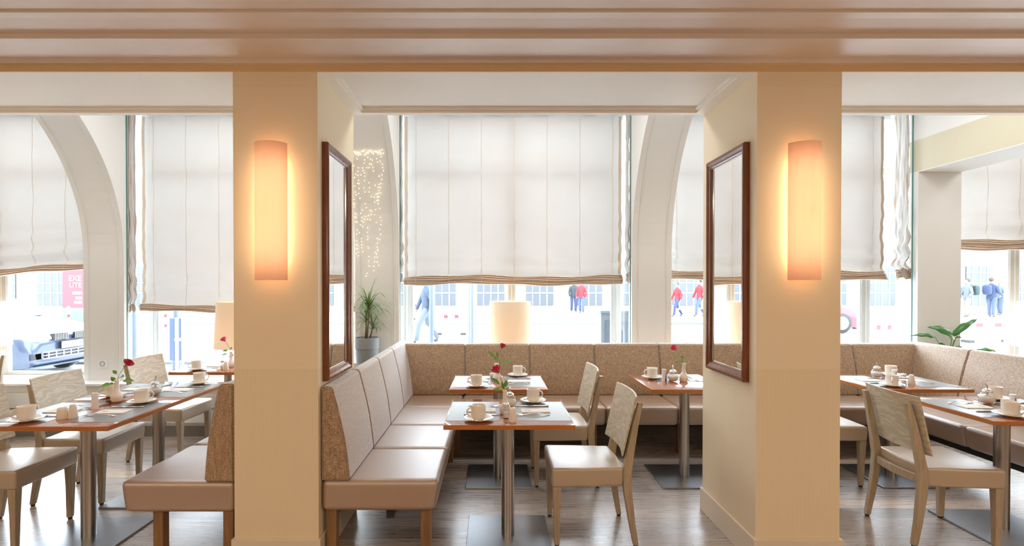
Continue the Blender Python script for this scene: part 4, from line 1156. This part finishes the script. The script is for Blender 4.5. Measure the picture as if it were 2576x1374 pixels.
# --- parked car (faces +x)
def car(loc, rz, body, label, plate=True):
    r = empty('parked_car', loc, rz, label, 'car')
    # body lofted along x: section is a closed ring in (y, z)
    def ring(x, hw, zb, zt, top_hw, n_=10):
        pts = [(-hw * 0.93, zb), (-hw, zb + 0.12), (-hw, (zb + zt) * 0.5), (-hw * 0.985, zt - 0.14), (-top_hw, zt - 0.03), (-top_hw * 0.5, zt), (0, zt + 0.008), (top_hw * 0.5, zt), (top_hw, zt - 0.03), (hw * 0.985, zt - 0.14), (hw, (zb + zt) * 0.5), (hw, zb + 0.12), (hw * 0.93, zb)]
        return [(x, y_, z_) for y_, z_ in pts]
    def crv(x):                              # nose plan curve helper
        return x
    secs = [ring(0.00, 0.62, 0.26, 0.56, 0.50), ring(-0.03, 0.72, 0.22, 0.66, 0.60), ring(-0.10, 0.79, 0.20, 0.74, 0.68), ring(-0.25, 0.83, 0.19, 0.82, 0.74), ring(-0.55, 0.85, 0.19, 0.88, 0.76), ring(-0.95, 0.86, 0.2, 0.94, 0.76), ring(-1.15, 0.86, 0.2, 0.97, 0.76),
            ring(-2.5, 0.86, 0.2, 0.97, 0.76), ring(-3.7, 0.85, 0.2, 0.98, 0.74), ring(-3.95, 0.80, 0.28, 0.90, 0.66)]
    o = obj('body_shell', loft(secs), body, r, True); bevel(o, 0.02, 2)
    def cab(x, hw, zb, zt, twf):
        return [(x, -hw, zb), (x, -hw * twf, zt), (x, hw * twf, zt), (x, hw, zb)]
    gl = [cab(-1.05, 0.74, 0.94, 0.955, 0.98), cab(-1.75, 0.76, 0.94, 1.40, 0.80), cab(-2.1, 0.76, 0.94, 1.46, 0.78), cab(-3.0, 0.76, 0.94, 1.46, 0.78), cab(-3.7, 0.74, 0.94, 1.30, 0.80), cab(-3.86, 0.74, 0.94, 0.97, 0.9)]
    o = obj('windscreen_and_glass', loft(gl), simple('car_glass', L(92, 100, 108), 0.08), r); bevel(o, 0.01, 2)
    obj('roof', loft([[(x, -0.60, z), (x, 0.60, z), (x, 0.58, z + 0.03), (x, -0.58, z + 0.03)] for x, z in ((-1.72, 1.395), (-2.1, 1.465), (-3.0, 1.465), (-3.68, 1.31))]), body, r, True)
    for sy in (-1, 1):
        for wx in (-0.75, -3.2):
            w = bmesh.new(); lathe([(0, 0), (0.30, 0), (0.315, 0.03), (0.315, 0.17), (0.30, 0.2), (0, 0.2)], 32, w); bmesh.ops.rotate(w, verts=w.verts, cent=(0, 0, 0), matrix=Matrix.Rotation(pi / 2, 3, 'X'))
            wh = obj('wheel', w, M['dark'], r, True); wh.location = (wx, sy * 0.76 + 0.1, 0.315)
            h = bmesh.new(); lathe([(0, 0.205), (0.05, 0.208), (0.20, 0.204)], 20, h); lathe([(0, -0.005), (0.05, -0.008), (0.20, -0.004)], 20, h); bmesh.ops.rotate(h, verts=h.verts, cent=(0, 0, 0), matrix=Matrix.Rotation(pi / 2, 3, 'X'))
            obj('hub_cap', h, M['chrome'], wh, True)
    # headlights: almond shapes wrapped on the corner
    hl = simple('headlight_glass', L(245, 248, 252), 0.1)
    for s in (-1, 1):
        bm = bmesh.new(); top = []; bot = []; K = 12
        for k in range(K + 1):
            f = k / K; y_ = s * (0.36 + 0.46 * f); x_ = 0.022 - 0.02 * f - 0.24 * f ** 3.2
            h = 0.085 * sin(pi * min(1, 0.08 + f * 0.9)) ** 0.7
            zc_ = 0.665 + 0.035 * f
            top.append(bm.verts.new((x_ - 0.05 * (1 - f), y_, zc_ + h * 0.9))); bot.append(bm.verts.new((x_ + 0.004, y_, zc_ - h)))
        mids = [bm.verts.new(((a.co.x + b_.co.x) / 2 + 0.018, a.co.y * 1.004, (a.co.z + b_.co.z) / 2)) for a, b_ in zip(top, bot)]
        for k in range(K):
            bm.faces.new((top[k], top[k + 1], mids[k + 1], mids[k])); bm.faces.new((mids[k], mids[k + 1], bot[k + 1], bot[k]))
        obj('headlight', bm, hl, r, True)
    # grille halves with upright bars
    dk = simple('grille_dark', L(20, 24, 32), 0.4)
    bm = bmesh.new()
    for s in (-1, 1): loft([[(0.006, s * 0.06, 0.60), (0.006, s * 0.06, 0.70), (0.028, s * 0.06, 0.70), (0.034, s * 0.06, 0.60)], [(0.0, s * 0.33, 0.62), (-0.01, s * 0.36, 0.715), (0.012, s * 0.36, 0.715), (0.022, s * 0.33, 0.62)]], bm)
    obj('grille', bm, dk, r)
    bm = bmesh.new()
    for s in (-1, 1):
        for k in range(9):
            y_ = s * (0.075 + k * 0.029); bx(bm, 0.02, 0.042 - 0.001 * k, y_ - 0.004, y_ + 0.004, 0.605, 0.712)
    bx(bm, 0.02, 0.046, -0.40, 0.40, 0.712, 0.728)
    obj('grille_bar', bm, M['chrome'], r)
    bm = bmesh.new()
    bx(bm, 0.0, 0.020, -0.46, 0.46, 0.335, 0.43); bx(bm, -0.03, 0.0, -0.70, -0.52, 0.33, 0.42); bx(bm, -0.03, 0.0, 0.52, 0.70, 0.33, 0.42)
    obj('air_intake', bm, dk, r)
    bm = bmesh.new(); bx(bm, 0.0, 0.035, -0.50, 0.50, 0.376, 0.386); bx(bm, 0.0, 0.032, -0.50, 0.50, 0.325, 0.337); bx(bm, 0.0, 0.035, -0.50, 0.50, 0.424, 0.436)
    for k in range(7): bx(bm, 0.005, 0.034, -0.42 + k * 0.14 - 0.004, -0.42 + k * 0.14 + 0.004, 0.335, 0.43)
    obj('intake_slat', bm, M['alu_white'], r)
    bm = bmesh.new(); bx(bm, -0.35, 0.03, -0.66, 0.66, 0.20, 0.225); obj('bumper_lip', bm, body, r)
    obj('plate_holder', box(0.034, 0.05, -0.215, 0.215, 0.452, 0.578), dk, r)
    obj('number_plate', box(0.048, 0.054, -0.205, 0.205, 0.462, 0.568), M['plastic_white'], r)
    if plate:
        text('number_text', 'TDO·A 1345', 0.077, simple('plate_grey', L(40, 44, 52), 0.6), r, (0.0555, 0, 0.515), (pi / 2, 0, pi / 2))
    bm = bmesh.new(); tube([(-1.12, -0.5, 0.985), (-1.14, -0.1, 1.0)], 0.008, 6, bm); tube([(-1.12, 0.05, 0.985), (-1.14, 0.5, 1.0)], 0.008, 6, bm); obj('wiper', bm, M['dark'], r)
    return r
car((-7.03, 8.35, GZ), 0, simple('grey_blue_car_paint', L(56, 66, 86), 0.25, coat=0.6), 'dark hatchback parked outside the leftmost window')
car((11.4, 16.3, GZ), 0, simple('red_car_paint', L(150, 26, 38), 0.3, coat=0.5), 'small red car across the street, right of the right pillar', False)

# --- red advertising panel
r = empty('billboard', (-14.0, 19.5, GZ), 0, 'red advertising panel behind the parked car', 'billboard')
p0, p1 = at(157, 700, 19.5), at(240, 775, 19.5)
obj('panel', box(p0.x + 14, p1.x + 14, 0, 0.3, p1.z - GZ, 3.2), simple('red_board', L(132, 42, 50), 0.5), r)
obj('base', box(p0.x + 14, p1.x + 14, 0.0, 0.3, 0, p1.z - GZ), simple('board_base', L(80, 88, 96), 0.6), r)
for body_, zz, sz in (('EXE', 1.74, 0.30), ('LITE', 1.48, 0.26)):
    text('poster_text', body_, sz, M['plastic_white'], r, (at(206, 700, 19.5).x + 14, -0.01, zz), (pi / 2, 0, 0), 'RIGHT', 0.003)
xr = at(206, 700, 19.5).x + 14
for wd_, zz in ((0.36, 1.18), (0.24, 0.98), (0.30, 0.82)): obj('white_bar', box(xr - wd_, xr, -0.01, 0.0, zz - 0.05, zz + 0.05), M['plastic_white'], r)

# --- posts with red and white bands
m_red = simple('signal_red', L(135, 36, 44), 0.5); m_pole = simple('galvanised_pole', L(76, 84, 92), 0.5)
def bollard(px, ytop, ybot, bands, Yd, label, rad=0.03):
    b = at(px, ybot, Yd); t = at(px, ytop, Yd); zb = GZ
    r = empty('striped_post', (b.x, Yd, zb), 0, label, 'post', 'red and white striped posts')
    obj('post', lathe([(0, 0), (rad, 0), (rad, t.z - zb), (0, t.z - zb + 0.02)], 16), M['plastic_white'], r, True)
    for y0_, y1_ in bands:
        z1_, z0_ = at(px, y0_, Yd).z - zb, at(px, y1_, Yd).z - zb
        obj('red_band', lathe([(rad + 0.001, z0_), (rad + 0.002, z0_), (rad + 0.002, z1_), (rad + 0.001, z1_)], 16), m_red, r, True)
bollard(173, 772, 880, [(790, 798), (816, 824)], 11.5, 'striped post standing behind the parked car')
bollard(417, 775, 880, [(790, 798), (815, 823)], 11.5, 'striped post left of the signboard in the second window')
bollard(549, 765, 880, [(800, 812)], 11.0, 'striped post beside the lamp near the left pillar')
def pole(px, Yd, rad, ztop, label, mat=m_pole):
    p = at(px, 800, Yd)
    o = obj('street_pole', lathe([(0, 0), (rad * 1.4, 0), (rad * 1.3, 0.25), (rad, 0.3), (rad, ztop), (0, ztop)], 16), mat, None, True); o.location = (p.x, Yd, GZ)
    tag(o, label, 'pole', 'grey poles along the street')
pole(337, 8.2, 0.035, 4.5, 'slim grey pole outside the second window, at its left side')
pole(443, 8.6, 0.045, 4.5, 'thicker grey pole directly behind the blue-grey signboard')
pole(1086, 9.0, 0.042, 4.5, 'grey pole outside the middle window, at its left')
pole(1181, 12, 0.028, 4.5, 'left of two slender poles outside the middle window')
pole(1188, 10, 0.028, 4.5, 'right of two slender poles outside the middle window')
# sign board of two upright planks
p = at(437, 860, 8.3)
r = empty('signboard', (p.x, 8.3, GZ), 0, 'blue-grey upright signboard outside the second window', 'sign')
bb = simple('blue_grey_board', L(64, 76, 100), 0.5)
zt_, zb_ = at(437, 800, 8.3).z - GZ, at(437, 908, 8.3).z - GZ
for n_, a, b in (('left_plank', 425, 439), ('right_plank', 448, 455)):
    xa_, xb2 = at(a, 860, 8.3).x - p.x, at(b, 860, 8.3).x - p.x
    bevel(obj('plank', box(xa_, xb2, 0, 0.04, zb_, zt_), bb, r), 0.015, 3)
xm0, xm1 = at(440, 860, 8.3).x - p.x, at(459, 860, 8.3).x - p.x
bm = bmesh.new(); bx(bm, xm0, xm0 + 0.03, 0, 0.05, zb_ - 0.02, zt_); bx(bm, xm1 - 0.02, xm1, 0, 0.05, zb_ - 0.02, zt_); bx(bm, xm0 - 0.003, xm1 + 0.003, -0.01, 0.053, (zb_ + zt_) / 2 - 0.03, (zb_ + zt_) / 2 + 0.02)
bx(bm, xm0 + 0.002, xm0 + 0.028, 0.003, 0.047, 0, zb_ - 0.02); bx(bm, xm1 - 0.018, xm1 - 0.002, 0.003, 0.047, 0, zb_ - 0.02)
obj('frame', bm, M['alu_white'], r)
# barriers
def barrier(px0, px1, ytop, ybot, Yd, label, nred=2):
    a, b = at(px0, ytop, Yd), at(px1, ytop, Yd); w = b.x - a.x; zt2 = a.z - GZ; zb2 = max(0.02, at(px0, ybot, Yd).z - GZ)
    r = empty('road_barrier', ((a.x + b.x) / 2, Yd, GZ), 0, label, 'barrier', 'red and white road barriers')
    bm = bmesh.new(); bx(bm, -w / 2, w / 2, 0, 0.03, zt2 - 0.16, zt2); bx(bm, -w / 2, w / 2, 0, 0.03, zb2, zb2 + 0.05)
    bx(bm, -w / 2 + 0.002, -w / 2 + 0.04, 0.005, 0.025, 0.001, zt2 - 0.003); bx(bm, w / 2 - 0.04, w / 2 - 0.002, 0.005, 0.025, 0.001, zt2 - 0.003)
    obj('barrier_board', bm, M['plastic_white'], r)
    for k in range(nred):
        cx_ = -w / 2 + w * (k + 0.5) / nred
        obj('red_panel', box(cx_ - w * 0.09, cx_ + w * 0.09, -0.004, 0.0, zt2 - 0.13, zt2 - 0.03), m_red, r)
    bm = bmesh.new(); bx(bm, -w / 2 - 0.12, -w / 2 + 0.04, -0.1, 0.13, 0, 0.07); bx(bm, w / 2 - 0.04, w / 2 + 0.12, -0.1, 0.13, 0, 0.07); obj('foot', bm, M['dark'], r)
barrier(1108, 1162, 790, 812, 15.0, 'striped barrier in the road, seen through the middle window', 2)
barrier(1033, 1060, 764, 780, 22.0, 'small striped barrier far off by the walking man', 1)
barrier(2196, 2252, 815, 850, 11.5, 'striped barrier just right of the right pillar, nearer one', 2)
barrier(2100, 2152, 785, 802, 17.0, 'striped barrier in front of the small red car', 2)
barrier(2440, 2535, 810, 835, 13.0, 'striped barrier in front of the people with backpacks', 2)
# cabinet outside
xa_, xb2 = at(1512, 800, 7.6).x, at(1582, 800, 7.6).x; zt2 = at(1545, 787, 7.6).z
r = empty('street_cabinet', ((xa_ + xb2) / 2, 7.8, GZ), 0, 'grey street cabinet outside, by the right end of the middle window', 'cabinet')
w = (xb2 - xa_) / 2
bevel(obj('housing', box(-w, w, -0.2, 0.25, 0, zt2 - GZ), simple('grey_cabinet', L(76, 82, 86), 0.5), r), 0.01, 2)
obj('lid', box(-w - 0.01, w + 0.01, -0.22, 0.27, zt2 - GZ - 0.005, zt2 - GZ + 0.03), m_pole, r)
obj('door', box(-w + 0.06, w - 0.03, -0.212, -0.2, 0.15, zt2 - GZ - 0.12), simple('cabinet_door', L(54, 62, 72), 0.5), r)

# --- people in the street
def skin_obj(name, nodes, edges, mat, parent, sub=1):
    bm = bmesh.new(); lay = bm.verts.layers.skin.verify(); vs = []
    for i, (p, rad) in enumerate(nodes):
        v = bm.verts.new(p); ra = rad if isinstance(rad, tuple) else (rad, rad); v[lay].radius = ra; v[lay].use_root = (i == 0); vs.append(v)
    for a, b in edges: bm.edges.new((vs[a], vs[b]))
    me = bpy.data.meshes.new(name); bm.to_mesh(me); bm.free(); me.materials.append(mat)
    o = bpy.data.objects.new(name, me); C.objects.link(o); o.parent = parent
    k = o.modifiers.new('skin', 'SKIN'); k.use_smooth_shade = True
    s = o.modifiers.new('sub', 'SUBSURF'); s.levels = sub; s.render_levels = sub
    return o
m_skin = simple('skin', L(118, 92, 78), 0.6)
def person(px, ybot, Yd, rz, coat, legs, hair, label, stride=0.10, h=1.75, pack=None, arm=0.0, skirt=False, group=None):
    p = at(px, ybot, Yd); k = h / 1.75
    r = empty('person', (p.x, Yd, GZ), rz, label, 'person', group); r.scale = (k, k, k)
    # x forward, y left
    s = stride
    N = [((0, 0, 0.93), 0.12), ((0, 0, 1.10), (0.13, 0.10)), ((0.0, 0, 1.32), (0.15, 0.10)), ((0.0, 0, 1.46), 0.055), ((0.01, 0, 1.52), 0.05), ((0.02, 0, 1.60), (0.085, 0.075)), ((0.015, 0, 1.68), (0.085, 0.075)), ((0.01, 0, 1.735), 0.05),
         ((0.0, 0.10, 0.88), 0.085), ((s, 0.10, 0.48), 0.058), ((s * 1.4 - 0.03, 0.10, 0.08), 0.038), ((s * 1.4 + 0.12, 0.11, 0.04), 0.032),
         ((0.0, -0.10, 0.88), 0.085), ((-s * 0.3, -0.10, 0.48), 0.058), ((-s * 1.6, -0.10, 0.10), 0.038), ((-s * 1.6 + 0.14, -0.11, 0.04), 0.032),
         ((0, 0.19, 1.38), 0.055), ((-s * 0.5, 0.24, 1.10), 0.042), ((0.04 + arm - s * 0.4, 0.23, 0.88 + arm * 0.5), 0.030), ((0.06 + arm - s * 0.4, 0.22, 0.80 + arm * 0.5), 0.034),
         ((0, -0.19, 1.38), 0.055), ((s * 0.5, -0.24, 1.10), 0.042), ((0.10 + arm + s * 0.5, -0.23, 0.88 + arm * 0.5), 0.030), ((0.12 + arm + s * 0.5, -0.22, 0.80 + arm * 0.5), 0.034),
         ((0.115, 0, 1.60), 0.014)]
    E = [(0, 1), (1, 2), (2, 3), (3, 4), (4, 5), (5, 6), (6, 7), (0, 8), (8, 9), (9, 10), (10, 11), (0, 12), (12, 13), (13, 14), (14, 15), (2, 16), (16, 17), (17, 18), (18, 19), (2, 20), (20, 21), (21, 22), (22, 23), (5, 24)]
    slim = {0: 0.08, 1: (0.09, 0.065), 2: (0.10, 0.065), 8: 0.055, 9: 0.040, 12: 0.055, 13: 0.040, 16: 0.036, 17: 0.030, 20: 0.036, 21: 0.030}
    skin_obj('body', [(p_, slim.get(i, r_)) for i, (p_, r_) in enumerate(N)], E, m_skin, r)
    P_ = lambda k_: Vector(N[k_][0])
    def rings(lst, n_=14):
        return [[(cx_ + a_ * cos(2 * pi * q / n_), b_ * sin(2 * pi * q / n_), z_) for q in range(n_)] for z_, a_, b_, cx_ in lst]
    bm = loft(rings([(0.83, 0.125, 0.175, 0), (0.93, 0.125, 0.170, 0), (1.08, 0.115, 0.160, 0), (1.25, 0.128, 0.180, 0), (1.37, 0.118, 0.195, 0), (1.43, 0.095, 0.160, 0), (1.465, 0.070, 0.090, 0), (1.50, 0.062, 0.066, 0.004)]))
    for k_ in (16, 20):
        a_, b_, c_ = P_(k_), P_(k_ + 1), P_(k_ + 2); a_ = a_ * 1.0; a_.y *= 0.85
        tube([a_ + Vector((0, 0, 0.02)), a_.lerp(b_, 0.12), a_.lerp(b_, 0.6), b_, b_.lerp(c_, 0.5), c_], [0.055, 0.078, 0.064, 0.058, 0.050, 0.044], 12, bm)
    obj('jacket', bm, coat, r, True)
    bm = loft(rings([(0.80, 0.105, 0.150, 0), (0.86, 0.115, 0.165, 0), (0.97, 0.108, 0.150, 0)]))
    for k_ in (8, 12):
        a_, b_, c_ = P_(k_), P_(k_ + 1), P_(k_ + 2)
        tube([a_ + Vector((0, 0, 0.02)), a_.lerp(b_, 0.3), b_, b_.lerp(c_, 0.5), c_], [0.094, 0.090, 0.070, 0.062, 0.056], 12, bm)
    obj('trousers', bm, legs, r, True)
    for a, b in ((10, 11), (14, 15)):
        q0, q1 = Vector(N[a][0]), Vector(N[b][0]); q0.z = 0.05
        skin_obj('shoe', [(q0, 0.048), (q1, 0.04)], [(0, 1)], M['dark'], r)
    bm = bmesh.new(); ball(bm, (-0.012, 0, 1.685), 0.105, 2, (0.95, 0.85, 0.95))
    for v in list(bm.verts):
        if v.co.x > 0.045 and v.co.z < 1.69: v.co.x = 0.045
    obj('hair', bm, hair, r, True)
    if pack:
        c_, s_ = cos(rz), sin(rz)
        q = empty('backpack', (p.x + (-0.33 * k) * c_, Yd + (-0.33 * k) * s_, GZ + 1.0 * k), rz, pack[1], 'backpack', 'backpacks carried in the street')
        bm = bmesh.new(); bmesh.ops.create_uvsphere(bm, u_segments=20, v_segments=14, radius=1.0)
        sq = lambda c_: math.copysign(abs(c_) ** 0.55, c_)
        for v in bm.verts: v.co = Vector((0.11 * sq(v.co.x), 0.165 * sq(v.co.y), 0.23 + 0.23 * sq(v.co.z)))
        obj('bag', bm, pack[0], q, True)
        bm = bmesh.new()
        for sy in (-0.10, 0.10): tube([(0.09, sy, 0.42), (0.26, sy, 0.47), (0.385, sy, 0.36), (0.36, sy, 0.12), (0.10, sy, 0.05)], 0.014, 6, bm)
        obj('strap', bm, pack[0], q, True)
    return r
cl = lambda n, c: simple(n, L(*c), 0.8)
navy, grey, dkblue, pink, red, tan, teal = cl('navy_cloth', (38, 50, 78)), cl('grey_cloth', (78, 84, 92)), cl('denim', (58, 70, 96)), cl('pink_cloth', (150, 34, 66)), cl('red_cloth', (150, 28, 36)), cl('tan_cloth', (98, 92, 84)), cl('dark_teal_cloth', (36, 52, 54))
brown, blond, black = cl('brown_hair', (70, 54, 44)), cl('blond_hair', (104, 88, 66)), cl('black_hair', (22, 20, 20))
person(2494, 793, 23.5, radians(20), navy, dkblue, brown, 'person in blue top with a navy backpack', 0.06, 1.82, (navy, 'navy backpack on the person in the blue top'), 0.22)
person(2515, 793, 24.9, radians(180), grey, dkblue, blond, 'person in grey standing just right of the blue-topped one', 0.05, 1.74, None, 0.18)
person(2433, 793, 23.5, radians(170), grey, tan, brown, 'person in a pale jacket wearing a dark teal backpack', 0.08, 1.78, (teal, 'dark teal backpack on the person in the pale jacket'), 0.1)
person(2408, 795, 24.9, radians(10), dkblue, tan, brown, 'person in denim blue at the edge of the right pier', 0.08, 1.72)
person(1072, 815, 13.0, radians(200), cl('slate_coat', (48, 60, 76)), grey, brown, 'person in a slate coat striding past the middle window', 0.22, 1.7)
person(1443, 751, 27.5, radians(-90), cl('charcoal_coat', (38, 44, 50)), navy, black, 'person in charcoal standing across the street', 0.05, 1.75)
person(1454, 751, 28.4, radians(-60), pink, navy, brown, 'person in a bright pink jacket across the street', 0.05, 1.65)
person(1463, 751, 26.6, radians(-120), red, dkblue, brown, 'person in a red jacket next to the pink one', 0.05, 1.72)
person(1704, 768, 24.0, radians(190), red, navy, brown, 'person in red striding past, near the middle pier', 0.2, 1.6)
person(1760, 768, 24.0, radians(190), red, dkblue, black, 'person in red walking close to the right mirror', 0.2, 1.75)
person(1030, 768, 21.5, radians(0), grey, dkblue, brown, 'person in grey near the small far barrier', 0.1, 1.7)
